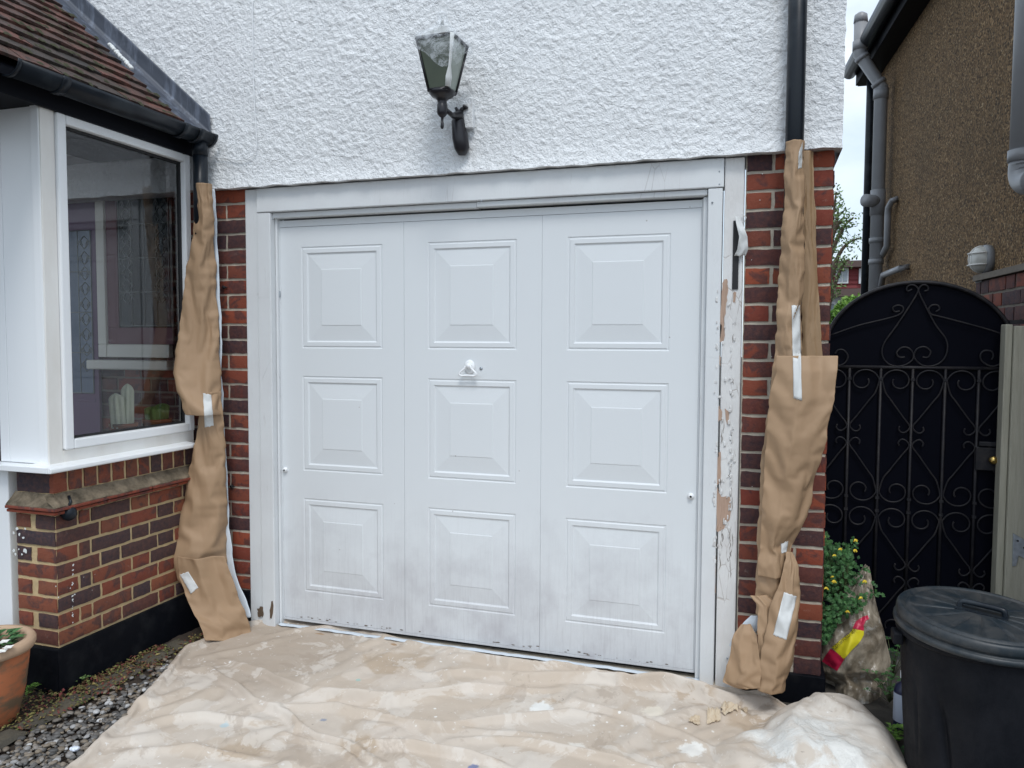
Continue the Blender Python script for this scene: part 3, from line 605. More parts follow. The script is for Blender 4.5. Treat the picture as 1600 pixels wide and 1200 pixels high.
# lead flashing: gutter strip + upstand on wall
mb = MB()
def lf(u, v):
    s_ = lerp(-.03, 1.55, u); prof = [(verge_y-.05, -.012), (verge_y+.02, .008), (-.20, -.004), (-.125, -.002), (-.099, .02), (-.0975, .06), (-.099, .098)]
    t = v*6; i = min(5, int(t)); a, b = prof[i], prof[i+1]; y, up = lerp(a[0], b[0], t-i), lerp(a[1], b[1], t-i)
    p = roofpt(s_, y, max(up, 0) if v < .6 else 0)
    if v >= .6: p.z += up*1.15; 
    if u == 0: p.z += 0
    p.y += .0025*fb(p.x, 1, p.z, 7, 3)-.002; p.z += .003*fb(p.x, 2, p.y, 8, 3); return p
mb.grid(lf, 120, 24); mb.build('lead_flashing', 'lead', rf, solid=.003)
mb = MB()
for i in range(16):
    c_ = roofpt(.42+i*.014, verge_y+.01+rnd.uniform(-.01, .01)+i*.003, .03); mb.lathe([(0, .012), (.010, .006), (.012, -.004), (0, -.01)], 7, c_)
mb.build('mortar_lump', 'white_putty', rf)
# fascia and gutter
mb = MB(); mb.box((XB-.02, -2.0, 2.292), (XB+.0, -.11, 2.40)); mb.box((XB-.6, -2.0, 2.30), (XB-.021, -.11, 2.312)); mb.build('fascia', 'soffit_black', house, bevel=.002)
mb = MB(); gx, gz, gr = XE+.018, 2.385, .054
def gut(mb, ya, yb, r):
    n = 14; vs = []
    for y in (ya, yb):
        for rr in (r, r-.004):
            for k in range(n+1): q = math.pi+math.pi*k/n; vs.append((gx+rr*math.cos(q), y, gz+rr*math.sin(q)))
    m_ = n+1; fs = []
    for k in range(n): fs += [(k, k+1, 2*m_+k+1, 2*m_+k), (m_+k, 3*m_+k, 3*m_+k+1, m_+k+1), (k, m_+k, m_+k+1, k+1), (2*m_+k, 2*m_+k+1, 3*m_+k+1, 3*m_+k)]
    fs += [(0, 2*m_, 3*m_, m_), (n, m_+n, 3*m_+n, 2*m_+n)]
    mb.add(vs, fs, 0, 0, True)
gut(mb, -1.16, -.115, gr); gut(mb, -.98, -.945, gr+.006); gut(mb, -.33, -.30, gr+.006); gut(mb, -.235, -.20, gr+.006); gut(mb, -.13, -.112, gr+.006); gut(mb, -1.165, -1.15, gr+.004)
mb.tube([(gx, -.17, gz-.045), (gx, -.17, gz-.11)], .036, 16)
gt = mb.build('gutter', 'black_plastic', house)
# ------------------------------------------------ garage door + frame
GD = bpy.data.objects.new('garage_door', None); C.objects.link(GD); GD.parent = house
mb = MB(); W_, H_ = 2.02, 1.98
cols = [(.005, .672, .123, .560), (.672, 1.338, .792, 1.222), (1.338, 2.015, 1.452, 1.893)]
rowsD = [(.008, .690, .150, .618), (.690, 1.290, .755, 1.222), (1.290, 1.945, 1.357, 1.848)]
DY = -.0
prof = [(0, 0), (.004, .0028), (.008, .0028), (.012, -.0004), (.030, -.0008), (.033, .0025), (.037, .0052), (.043, .0048), (.110, -.0008), (.1115, -.0022), (.114, -.0026)]
for (x0, x1, a, b) in cols:
    for (z0, z1, c_, d) in rowsD:
        def rect(i, dy): return [(a+i, DY+dy, c_+i), (b-i, DY+dy, c_+i), (b-i, DY+dy, d-i), (a+i, DY+dy, d-i)]
        xs0, xs1 = x0+.0012, x1-.0012
        vs = [(xs0, DY, z0), (xs1, DY, z0), (xs1, DY, z1), (xs0, DY, z1)]
        for (i, dy) in prof:
            ii = i if i < .1 else i*(.95 if False else 1)
            vs += rect(ii, dy)
        fs = []; nR = len(prof)+1
        for r_ in range(nR-1):
            for k in range(4): fs.append((r_*4+k, r_*4+(k+1) % 4, r_*4+4+(k+1) % 4, r_*4+4+k))
        e = (nR-1)*4; fs.append((e, e+1, e+2, e+3)); mb.add(vs, fs)
    # seams between the columns
for xs in (.672, 1.338):
    mb.add([(xs-.0012, DY, 0), (xs-.0006, DY+.003, 0), (xs+.0006, DY+.003, 0), (xs+.0012, DY, 0), (xs-.0012, DY, 1.945), (xs-.0006, DY+.003, 1.945), (xs+.0006, DY+.003, 1.945), (xs+.0012, DY, 1.945)], [(0, 1, 5, 4), (1, 2, 6, 5), (2, 3, 7, 6)])
mb.box((.003, DY-.002, 1.9465), (2.017, DY+.03, 1.978)); mb.box((.003, DY-.0015, -.004), (2.017, DY+.03, .007)); mb.box((.0, DY+.0, -.004), (.0055, DY+.03, 1.98)); mb.box((2.0145, DY+.0, -.004), (2.02, DY+.03, 1.98))
leaf = mb.build('door_leaf', 'door_paint', GD)
# chips along the bottom edge
mb = MB()
for i in range(46):
    x = rnd.choice([rnd.uniform(.05, .65), rnd.uniform(.05, 1.4), rnd.uniform(1.2, 1.95)]); z = .017+rnd.uniform(-.004, .007); n = 7
    r1, r2 = rnd.uniform(.002, .010), rnd.uniform(.001, .003)
    mb = MB(); mb.add([(x+r1*math.cos(2*math.pi*k/n)*rnd.uniform(.6, 1.2), DY-.0022, z+r2*math.sin(2*math.pi*k/n)*rnd.uniform(.6, 1.2)) for k in range(n)], [tuple(range(n))]); mb.build('paint_chip', 'dark_wood', GD)
# handle: loop pull
mb = MB(); hx, hz = 1.0, 1.272
mb.lathe([(0, .0), (.026, .0), (.026, .003), (.020, .006), (0, .008)], 24, (0, 0, 0))
for i in range(len(mb.v)): x, y, z = mb.v[i]; mb.v[i] = (hx+x, -z-.001, hz+.006+y*1.25)
pts = [(-.012, .012), (-.014, .002), (-.030, -.012), (-.040, -.022), (-.040, -.030), (-.030, -.034), (0, -.032), (.030, -.034), (.040, -.030), (.040, -.022), (.030, -.012), (.014, .002), (.012, .012), (-.012, .012)]
mb.tube([(hx+a, -.022-.006*abs(a)/.04, hz+b) for a, b in pts], .0048, 8); mb.tube([(hx, -.004, hz+.010), (hx, -.028, hz+.010)], .012, 12)
mb.build('handle', 'pvc', GD)
mb = MB(); mb.tube([(1.055, -.001, 1.272), (1.055, -.004, 1.272)], .007, 12); mb.build('lock', 'galvanised', GD)
for (x, z) in ((.022, .752), (1.992, .750)):
    mb = MB(); mb.tube([(x, .0, z), (x, -.006, z)], .014, 16); mb.tube([(x, -.006, z), (x, -.014, z)], .010, 14); kn = mb.build('stay_knob', 'pvc', GD); mb = MB(); mb.tube([(x, -.0141, z), (x, -.0146, z)], .005, 10); mb.build('screw', 'gasket', kn)
# frame: boards. YFc = frame face
YFc = -.05
DF = bpy.data.objects.new('door_frame', None); C.objects.link(DF); DF.parent = house
def board(name, a, b, mat='frame_paint', bevel=.004, parent=None):
    mb = MB(); mb.box(a, b); return mb.build(name, mat, parent or DF, bevel=bevel)
board('outer_board', (-.158, YFc, -.035), (-.088, .03, 2.128)); board('jamb_board', (-.0865, YFc-.006, -.035), (-.012, .03, 2.012)); board('stop_bead', (-.0105, YFc+.030, -.035), (.001, .035, 1.992))
board('head_board', (-.0865, YFc-.010, 2.0135), (2.104, .03, 2.128)); board('head_bead', (-.0115, YFc+.012, 1.986), (1.045, .03, 2.0115)); board('head_bead', (1.047, YFc+.006, 1.988), (2.04, .03, 2.0115))
board('jamb_board', (2.043, YFc-.006, -.035), (2.100, .03, 2.0115)); board('stop_bead', (2.022, YFc+.028, -.035), (2.0415, .035, 1.9855))
board('outer_board', (2.1065, YFc-.002, .0-.035), (2.182, .03, 2.128), 'peeling_paint')
# dark gap behind door edges
board('door_recess', (-.005, .045, -.05), (2.04, .3, 2.1), 'gasket', 0); board('threshold', (-.012, -.02, -.06), (2.04, .04, -.028), 'mortar_grey', .002)
# bare wood patches + curled flakes on the right outer board
def patch(mb, pts, yoff, sd):
    rr = random.Random(sd); out = []
    for i in range(len(pts)):
        a, b = pts[i], pts[(i+1) % len(pts)]
        for t in (0, .25, .5, .75): out.append((lerp(a[0], b[0], t)+rr.uniform(-1, 1)*1.2, lerp(a[1], b[1], t)+rr.uniform(-1, 1)*2))
    c_ = (sum(p[0] for p in out)/len(out), sum(p[1] for p in out)/len(out)); n = len(out)
    vs = [P(*c_, y=yoff)]+[P(*p, y=yoff) for p in out]; mb.add(vs, [(0, 1+(i+1) % n, 1+i) for i in range(n)])
YP = YFc-.0035; mb = MB()
for i, pts in enumerate(([(1130, 438), (1136, 436), (1137, 450), (1135, 475), (1131, 500), (1132, 532), (1125, 534), (1123, 510), (1127, 460)], [(1124, 505), (1130, 510), (1131, 532), (1124, 530)], [(1122, 550), (1126, 560), (1125, 572), (1121, 565)], [(1121, 632), (1127, 640), (1128, 655), (1120, 660)], [(1133, 640), (1139, 642), (1140, 665), (1134, 660)], [(1120, 715), (1125, 705), (1127, 750), (1120, 760)], [(1120, 760), (1127, 775), (1141, 776), (1141, 810), (1130, 826), (1122, 830), (1119, 830)], [(1116, 870), (1119, 860), (1118, 925), (1115, 930)], [(1146, 456), (1150, 458), (1150, 475), (1146, 470)])): mb = MB(); patch(mb, pts, YP, i); mb.build('bare_wood', 'bare_wood', DF)
mb = MB()
for i in range(95):
    py = rnd.triangular(430, 935, 870) if i % 2 else rnd.uniform(440, 800); px = rnd.choice([rnd.gauss(1121-(py-440)*.012, 1.5), rnd.gauss(1146-(py-440)*.012, 2.5), rnd.uniform(1120, 1146)-(py-440)*.012])
    c_ = P(px, py, y=YP-.001); h = rnd.uniform(.006, .032); w_ = rnd.uniform(.003, .010); cu = rnd.uniform(.001, .006); s_ = rnd.choice((-1, 1))
    mb.grid(lambda u, v: (c_.x+s_*w_*(u-.5)+.002*nz3(u*3, v*3, i), c_.y-cu*u*u-.0006, c_.z+h*(v-.5)*(1-.5*abs(u-.3))+.003*nz3(u*4, v*2, i+9)), 3, 4)
tag(mb.build('paint_flake', 'peeling_paint', DF, solid=.0007), kind='stuff')
mb = MB()
for i in range(34):   # dark splits in the paint
    py = rnd.triangular(440, 940, 880); px = rnd.choice([1122, 1131, 1146])-(py-440)*.012+rnd.gauss(0, 2); l_ = rnd.uniform(5, 26); pts = [P(px+rnd.uniform(-1.3, 1.3), py+l_*t/4, y=YP+.0008) for t in range(5)]
    mb.tube(pts, [.0002, .0009, .0013, .0009, .0002], 4)
tag(mb.build('paint_crack', 'dark_wood', DF), kind='stuff')
# dark slot and left nick, bottom rot
mb = MB(); a = P(1146, 345, y=YP-.0); b = P(1152, 452, y=YP); mb.box((a.x, YP-.003, b.z), (b.x+.003, YP+.002, a.z)); mb.build('draught_strip', 'gasket', DF)
mb = MB(); patch(mb, [(401, 950), (409, 947), (413, 962), (405, 966)], YFc-.0075, 5); patch(mb, [(421, 968), (424, 938), (427, 940), (425, 966)], YFc-.0075, 6); mb.build('rotten_wood', 'dark_wood', DF)
mb = MB()
a = P(430, 432, y=-.012); mb.box((a.x-.004, -.013, a.z-.045), (a.x+.016, -.006, a.z)); mb.build('hinge_pin', 'galvanised', GD, bevel=.002); mb = MB(); a = P(436, 455, y=-.004); mb.box((a.x-.002, -.006, a.z-.03), (a.x+.008, -.003, a.z)); mb.build('hinge_pin', 'galvanised', GD, bevel=.002)
for (px, py) in ((752, 314), (1124, 268), (1124, 288), (1113, 316), (426, 342), (1136, 1029)):
    mb = MB(); p = P(px, py, y=YFc-.0105); mb.tube([p+Vector((0, .004, 0)), p], .0035, 8); mb.build('screw', 'galvanised', DF)
# wire on render (left)
mb = MB(); mb.tube(cat_([P(a, b, y=-.094) for a, b in ((394, -5), (395, 60), (396, 130), (399, 190), (401, 226), (394, 243), (376, 250), (352, 247), (330, 246))]), .0022, 5); mb.build('cable', 'pvc', house)
# black screw plugs on left pier
mb = MB()
for (px, py) in ((350, 449), (362, 760)): mb = MB(); p = P(px, py, y=YB-.004); mb.tube([p+Vector((0, .006, 0)), p-Vector((0, .006, 0))], .008, 8); mb.tube([p, p+Vector((.02, -.002, 0))], .003, 6); mb.build('pipe_clip', 'gasket', house)
# ================================================================== DOWNPIPES
def downpipe(x, z0, z1, r, label, y=-.125):
    t = thing('downpipe', label, 'downpipe', (x, y, z0), 'black downpipes masked for painting')
    mb = MB(); mb.tube([(x, y, z0), (x, y, z1)], r, 20); mb.build('pipe', 'black_plastic', t)
    return t
downpipe(-.317, 1.9, 2.29, .034, 'short black downpipe under the porch gutter, wrapped in brown paper below', -.17)
dp = downpipe(2.362, 1.2, 3.6, .034, 'long black downpipe on the white render above the right brick pier', -.135)
# ================================================================== MASKING PAPER
from mathutils.bvhtree import BVHTree
BV = {}
def settle(verts, faces, pins, ground=None, frames=30, shrink=-.035, bend=5, mass=.25):
    """let a cloth of these vertices buckle and settle on the ground; returns the settled vertices"""
    sc2 = bpy.data.scenes.new('settling')
    me = bpy.data.meshes.new('cloth_start'); me.from_pydata(verts, [], faces); ob = bpy.data.objects.new('cloth_start', me); sc2.collection.objects.link(ob)
    go = None
    if ground:
        gm = bpy.data.meshes.new('cloth_ground'); gm.from_pydata(ground[0], [], ground[1]); go = bpy.data.objects.new('cloth_ground', gm); sc2.collection.objects.link(go)
        go.modifiers.new('collision', 'COLLISION'); go.collision.thickness_outer = .004; go.collision.cloth_friction = 12
    vg = ob.vertex_groups.new(name='pin'); vg.add(pins, 1.0, 'REPLACE')
    cm = ob.modifiers.new('cloth', 'CLOTH'); st = cm.settings
    st.quality = 7; st.mass = mass; st.tension_stiffness = 25; st.compression_stiffness = 25; st.shear_stiffness = 12; st.bending_stiffness = bend; st.bending_model = 'ANGULAR'
    st.vertex_group_mass = 'pin'; st.shrink_min = shrink; st.air_damping = 3
    cm.collision_settings.use_collision = ground is not None; cm.collision_settings.collision_quality = 2; cm.collision_settings.distance_min = .003; cm.collision_settings.use_self_collision = False
    cm.point_cache.frame_start = 1; cm.point_cache.frame_end = frames; sc2.frame_start = 1; sc2.frame_end = frames
    for f in range(1, frames+1): sc2.frame_set(f)
    dg = sc2.view_layers[0].depsgraph; dg.update(); e = ob.evaluated_get(dg).to_mesh(); out = [tuple(v.co) for v in e.vertices]; ob.evaluated_get(dg).to_mesh_clear()
    bpy.data.objects.remove(ob)
    if go: bpy.data.objects.remove(go)
    bpy.data.scenes.remove(sc2); return out
def paper(name_parent, rows, mat='kraft_paper', n=(64, 230), bulge=.05, seed=1, pleat=.008, name='sheet', back=False):
    """rows: (py, pxL, yL, pxR, yR, bulge) top to bottom"""
    mb = MB()
    y0, y1 = rows[0][0], rows[-1][0]; L_ = (y1-y0)/130
    def fn(u, v):
        fl_ = name == 'flap'
        py = lerp(y0, y1, v); (l, yl, rr_, yr, bg_) = interp(rows, py)
        l += 4*nz3(py*.02, seed, 0)+1.5*nz3(py*.09, seed, 3); rr_ += 3*nz3(py*.025, seed+7, 0)+1.2*nz3(py*.1, seed, 5)
        A = P(l, py, y=yl); B = P(rr_, py, y=yr); p = A.lerp(B, u)
        n_ = Vector((B.y-A.y, -(B.x-A.x), 0)); n_.normalize()
        if n_.y > 0: n_ = -n_
        s_ = (math.sin(math.pi*u)**.7 if 0 < u < 1 else 0) if not fl_ else max(0, 1-abs(u-.42+.12*noise.noise((v*2, seed, 0)))/.5)-.25*max(0, 1-abs(u-.75)/.2)
        d = bg_*s_
        q = (p.x*3, p.z)
        wu = u+.25*noise.noise((v*4, seed, 0)); wv = v*L_
        n1 = abs(noise.noise((wu*1.9+seed, wv*2.2, seed*3.1))); n2 = abs(noise.noise((wu*4.2-wv*1.2, wv*5.5, seed*1.7))); n3 = noise.noise((wu*3.8+.4*wv, wv*.8, seed+.5))
        msk = max(0, min(1, .5+1.6*noise.noise((u*1.5, wv*1.6, seed+9))))
        cre2 = n2
        sc_ = int(seed)
        d += pleat*1.3*(.7*facet(wu*2.2+.3*wv, wv*1.1, sc_)+.55*facet(wu*4.1-.6*wv, wv*2.3, sc_+3)+.45*abs(n3)+.30*facet(wu*7+wv*1.5, wv*4.2-wu*2, sc_+5)*(.2+msk)+.10*facet(wu*15+wv*3, wv*8-wu*4, sc_+8)*msk**2)
        return p+n_*d+Vector((0, 0, .003*cre2))
    mb.grid(fn, *n)
    if n == (64, 230) and y1-y0 > 60:
        a_, b_ = 34, max(24, int((y1-y0)*.30)); mb = MB(); mb.grid(fn, a_, b_)
        pins = [q*(a_+1)+p for q in range(b_+1) for p in range(a_+1) if q in (0, b_) or (p in (0, a_) and q % 9 < 2)]
        vs = [Vector(v) for v in settle(mb.v, mb.f, pins, None, 18, -.013, 30, .1)]
        def sf_(u, v):
            x, y = u*a_, v*b_; i, j = min(a_-1, int(x)), min(b_-1, int(y)); fx_, fy_ = x-i, y-j; g = lambda p, q: vs[q*(a_+1)+p]
            return (g(i, j)*(1-fx_)+g(i+1, j)*fx_)*(1-fy_)+(g(i, j+1)*(1-fx_)+g(i+1, j+1)*fx_)*fy_
        mb = MB(); mb.grid(sf_, a_, b_)
    BV.setdefault(name_parent.name, []).append(BVHTree.FromPolygons([Vector(v) for v in mb.v], mb.f)); o = mb.build(name, mat, name_parent)
    md = o.modifiers.new('sub', 'SUBSURF'); md.levels = 1; md.render_levels = 1; md = o.modifiers.new('sol', 'SOLIDIFY'); md.thickness = .0009; return o
def tape(parent, quad, yy, seed=0, mat='tape_white', name='tape_strip', bend=.004):
    mb = MB(); a, b, c_, d = [Vector((px, py, 0)) for px, py in quad]   # tl,tr,br,bl : stuck onto the paper surface
    last = [None]
    def fn(u, v):
        q = a.lerp(b, u).lerp(d.lerp(c_, u), v); e = (1 if v in (0, 1) else 0)
        q.y += e*2.2*noise.noise((u*7, seed, v)); q.x += .5*noise.noise((v*6, seed, u)); dr = (P(q.x, q.y, y=0)-CAM).normalized(); best = None
        for t_ in BV.get(parent.name, []):
            h_ = t_.ray_cast(CAM, dr)
            if h_[0] is not None and (best is None or h_[3] < best): best = h_[3]
        if best is None or (last[0] and abs(best-last[0]) > .10): best = last[0] or (P(q.x, q.y, y=yy)-CAM).length
        last[0] = best
        return CAM+dr*(best-.0022-.0012*max(0, noise.noise((u*3, v*9, seed))))
    mb.grid(fn, 8, 30); return mb.build(name, mat, parent, solid=.0004)
mpl = thing('masking_paper', 'crumpled brown masking paper hanging from the left downpipe beside the porch window', 'paper', (-.3, -.2, 0), 'sheets of brown masking paper')
paper(mpl, [(288, 309, -.19, 332, -.18, .035), (330, 305, -.20, 333, -.16, .035), (420, 292, -.215, 337, -.13, .03), (520, 279, -.24, 342, -.13, .035), (575, 272, -.26, 343, -.14, .05), (610, 276, -.27, 344, -.15, .06), (640, 286, -.27, 345, -.16, .065), (648, 290, -.27, 346, -.16, .06)], seed=2, pleat=.010)
paper(mpl, [(612, 318, -.20, 346, -.16, .03), (640, 312, -.205, 348, -.16, .03), (700, 303, -.21, 351, -.14, .035), (760, 291, -.22, 354, -.13, .05), (820, 278, -.25, 355, -.12, .07), (870, 271, -.28, 353, -.12, .08), (910, 279, -.29, 352, -.13, .06)], seed=5, pleat=.011)
paper(mpl, [(868, 279, -.30, 352, -.20, .07), (900, 280, -.31, 362, -.19, .05), (940, 294, -.33, 376, -.17, .03), (960, 303, -.34, 384, -.16, .02), (985, 314, -.35, 391, -.15, .012), (1001, 321, -.36, 395, -.15, .008)], seed=8, name='flap', pleat=.008)
paper(mpl, [(296, 330, -.12, 336, -.118, .004), (420, 335, -.12, 342, -.118, .004), (520, 341, -.12, 346, -.118, .004), (630, 344, -.12, 348, -.118, .004), (700, 348, -.12, 353, -.118, .004), (800, 352, -.12, 358, -.118, .004), (870, 351, -.12, 362, -.118, .004), (920, 362, -.13, 377, -.125, .004), (965, 378, -.14, 394, -.135, .003)], 'film_white', (4, 120), seed=9, pleat=.002, name='film_edge')
tape(mpl, [(317, 614), (330, 617), (334, 665), (320, 668)], -.268, 1); tape(mpl, [(281, 898), (294, 893), (310, 918), (298, 928)], -.375, 2)
mpr = thing('masking_paper', 'long brown masking paper taped round the right downpipe and pier, flaring at its middle', 'paper', (2.36, -.15, 0), 'sheets of brown masking paper')
paper(mpr, [(222, 1228, -.16, 1255, -.15, .035), (300, 1225, -.16, 1257, -.15, .035), (400, 1219, -.16, 1257, -.15, .035), (480, 1214, -.16, 1252, -.15, .035), (560, 1210, -.165, 1252, -.155, .035), (640, 1200, -.17, 1252, -.155, .04), (720, 1190, -.17, 1248, -.15, .04), (800, 1186, -.17, 1240, -.15, .04), (900, 1181, -.17, 1233, -.15, .04), (960, 1182, -.17, 1230, -.15, .035)], seed=12, pleat=.007)
paper(mpr, [(236, 1253, -.10, 1272, -.075, .004), (300, 1255, -.10, 1272, -.08, .004), (400, 1256, -.10, 1276, -.08, .006), (500, 1253, -.10, 1281, -.085, .006), (566, 1252, -.11, 1286, -.09, .008)], 'kraft_dark', (20, 100), seed=14, name='flap', pleat=.006)
paper(mpr, [(556, 1213, -.20, 1309, -.20, .02), (580, 1212, -.21, 1308, -.22, .03), (620, 1203, -.215, 1303, -.235, .035), (680, 1197, -.215, 1292, -.225, .045), (740, 1194, -.21, 1276, -.20, .05), (800, 1190, -.205, 1262, -.17, .05), (850, 1187, -.20, 1236, -.16, .045), (900, 1184, -.20, 1232, -.16, .04)], seed=17, name='flap', pleat=.007)
paper(mpr, [(862, 1228, -.20, 1234, -.17, .01), (880, 1224, -.21, 1244, -.18, .02), (920, 1215, -.23, 1247, -.19, .03), (960, 1200, -.235, 1246, -.20, .045), (1000, 1192, -.24, 1242, -.20, .05), (1040, 1186, -.245, 1234, -.21, .05), (1078, 1184, -.25, 1226, -.22, .045)], seed=21, pleat=.007)
paper(mpr, [(930, 1172, -.2, 1200, -.19, .008), (945, 1184, -.21, 1215, -.2, .012), (1000, 1184, -.225, 1222, -.21, .02), (1070, 1186, -.24, 1222, -.23, .02)], seed=23, name='flap', pleat=.005)
paper(mpr, [(975, 1160, -.17, 1172, -.18, .008), (990, 1148, -.18, 1182, -.21, .015), (1020, 1140, -.19, 1186, -.24, .02), (1050, 1133, -.2, 1190, -.26, .02), (1066, 1130, -.2, 1189, -.265, .018), (1076, 1160, -.23, 1188, -.265, .012)], seed=25, name='flap', pleat=.004)
paper(mpr, [(962, 1172, -.165, 1187, -.165, .002), (985, 1150, -.165, 1184, -.168, .002), (1010, 1139, -.168, 1160, -.172, .002)], 'film_white', (8, 20), seed=27, pleat=.002, name='film_edge')
tape(mpr, [(1237, 477), (1250, 477), (1253, 626), (1240, 622)], -.258, 3); tape(mpr, [(1225, 925), (1245, 932), (1229, 1000), (1208, 992)], -.30, 4); tape(mpr, [(1248, 238), (1254, 222), (1253, 262), (1247, 264)], -.192, 5); tape(mpr, [(1220, 850), (1232, 845), (1229, 862), (1221, 865)], -.235, 6)
# torn tape on the right frame board
mb = MB()
def tt(u, v):
    py = lerp(338, 400, v); w0, w1 = interp([(338, 1149, 1153), (348, 1150, 1160), (370, 1155, 1168), (390, 1152, 1169), (400, 1147, 1165)], py); p = P(lerp(w0, w1, u), py+3*nz3(u*3, 2, 0), y=YFc-.02-.018*math.sin(v*3.1)-.006*nz3(u*3, v*4, 1)); return p
mb.grid(tt, 10, 24); o_ = mb.build('torn_tape', 'tape_white', solid=.0008); tag(o_, 'torn white tape curling off the peeling frame board beside the right pier', 'tape')
mb = MB(); mb.tube([P(a, b, y=YFc-.012) for a, b in ((1150, 338), (1154, 346), (1162, 348), (1166, 340), (1160, 334))], .002, 5); x_ = mb.build('loose_curl', 'tape_white', o_)
# ================================================================== DUST SHEET
left = [(404, 953), (384, 962), (350, 978), (318, 1002), (286, 1018), (240, 1072), (195, 1120), (150, 1165), (105, 1205), (40, 1275), (-60, 1400)]
top = [(404, 953), (430, 967), (500, 977), (546, 989), (600, 1004), (662, 1018), (700, 1021), (794, 1036), (887, 1043), (981, 1062), (1051, 1065), (1122, 1070), (1185, 1080), (1240, 1075), (1262, 1058), (1330, 1054)]
right = [(1345, 1060), (1365, 1075), (1378, 1100), (1392, 1130), (1412, 1165), (1432, 1200), (1460, 1260), (1500, 1340)]
CZ = GZ+.012
Lp = [P(a, b, z=CZ) for a, b in left]; Tp = [P(a, b, z=CZ+.008) for a, b in top]
Tp = [Vector((p.x, min(p.y, -.036)-.030*max(0, min(1, (p.x-.2)/.3, (1.95-p.x)/.2)), 0)) for p in Tp[:-3]]+[Vector((2.42, -.22, 0)), Vector((2.55, -.16, 0)), Vector((2.64, -.14, 0))]
Rp = [Vector((2.64, -.14, 0)), Vector((2.70, -.22, 0)), Vector((2.735, -.38, 0)), Vector((2.745, -.52, 0)), Vector((2.76, -.7, 0)), Vector((2.8, -1.0, 0)), Vector((2.85, -1.75, 0))]
Bp = [Lp[-1], Vector((1.4, -1.9, 0)), Rp[-1]]; Lp[-1] = Vector((Lp[-1].x, Lp[-1].y, 0))
def samp(pl, t):
    d = [0]
    for a, b in zip(pl, pl[1:]): d.append(d[-1]+math.hypot(b.x-a.x, b.y-a.y))
    t *= d[-1]
    for i in range(len(pl)-1):
        if t <= d[i+1] or i == len(pl)-2:
            k = (t-d[i])/(d[i+1]-d[i]); return pl[i].lerp(pl[i+1], k)
def gp(a, b, z=CZ): p = P(a, b, z=z); return (p.x, p.y)
folds = []  # polyline, height, width
def fold(pts, h, w_): folds.append(([gp(*q) for q in pts], h, w_))
fold([(310, 1050), (330, 1050), (400, 1095), (470, 1140), (540, 1170), (600, 1200)], .012, .022)
fold([(350, 1030), (420, 1055), (500, 1090), (600, 1102), (690, 1092)], .012, .02)
fold([(470, 1088), (530, 1097), (620, 1095), (720, 1078), (860, 1082)], .014, .02)
fold([(430, 1110), (520, 1110), (640, 1130), (760, 1150), (860, 1150)], .010, .022)
fold([(560, 1170), (650, 1172), (740, 1190), (800, 1205)], .014, .02)
fold([(600, 1115), (700, 1135), (760, 1130), (880, 1118), (960, 1128)], .009, .018)
fold([(640, 1045), (760, 1058), (860, 1062), (1000, 1070), (1100, 1090)], .018, .03)
fold([(700, 1026), (800, 1042), (880, 1040), (960, 1062)], .02, .028)
fold([(960, 1068), (1060, 1078), (1140, 1100), (1200, 1095)], .022, .03)
fold([(1000, 1085), (1090, 1092), (1160, 1130), (1200, 1120)], .010, .02)
fold([(880, 1100), (980, 1120), (1060, 1150), (1150, 1200)], .008, .02)
fold([(700, 1160), (820, 1165), (950, 1190), (1050, 1215)], .009, .02)
fold([(440, 1150), (520, 1175), (560, 1200)], .008, .014); fold([(250, 1130), (330, 1120), (420, 1140)], .006, .02); fold([(200, 1180), (300, 1170), (420, 1200)], .006, .02)
fold([(1215, 1195), (1235, 1165), (1262, 1130), (1290, 1118)], .006, .014)
def segd(px, py, a, b):
    vx, vy = b[0]-a[0], b[1]-a[1]; t = ((px-a[0])*vx+(py-a[1])*vy)/(vx*vx+vy*vy+1e-12); t = max(0, min(1, t)); dx, dy = px-a[0]-vx*t, py-a[1]-vy*t
    s_ = vx*dy-vy*dx; return math.hypot(dx, dy), (1 if s_ > 0 else -1), t
def lump(x, y):
    """the heap of odds and ends under the right of the sheet"""
    z = 0
    for (cx_, cy_, ra, rb_, hh, ang, ex) in ((2.515, -.50, .235, .30, .125, -.1, 3.2), (2.54, -.36, .14, .15, .150, .2, 2.5), (2.34, -.62, .22, .20, .06, .4, 2.2), (2.10, -.33, .13, .05, .022, .1, 2)):
        dx, dy = x-cx_, y-cy_; a, b = abs(dx*math.cos(ang)+dy*math.sin(ang))/ra, abs(-dx*math.sin(ang)+dy*math.cos(ang))/rb_
        q = (a**ex+b**ex)**(1/ex)
        if q < 1: z = max(z, hh*math.sin(math.pi/2*min(1, (1-q)*1.9)))
    return z*(1+.16*facet(x*8, y*8, 2))
def drape0(x, y):
    h = CZ+.012; wx = x+.03*nz3(x, y, 0, 4, 3); wy = y+.03*nz3(x, y, 5, 4, 3)
    for (pl, hh, w_) in folds:
        best = (9, 1, 0)
        for k in range(len(pl)-1):
            d, s_, t = segd(wx, wy, pl[k], pl[k+1])
            if d < best[0]: best = (d, s_, (k+t)/(len(pl)-1))
        d, s_, t = best
        if d < w_*4 and 0 < t < 1: h += hh*2.5*math.sin(math.pi*t)**.5*math.exp(-(d/(w_*.85))**2)
    return h+lump(x, y)*1.02+.004*fb(x, y, 0, 5, 3, 2)
NU, NV = 158, 104
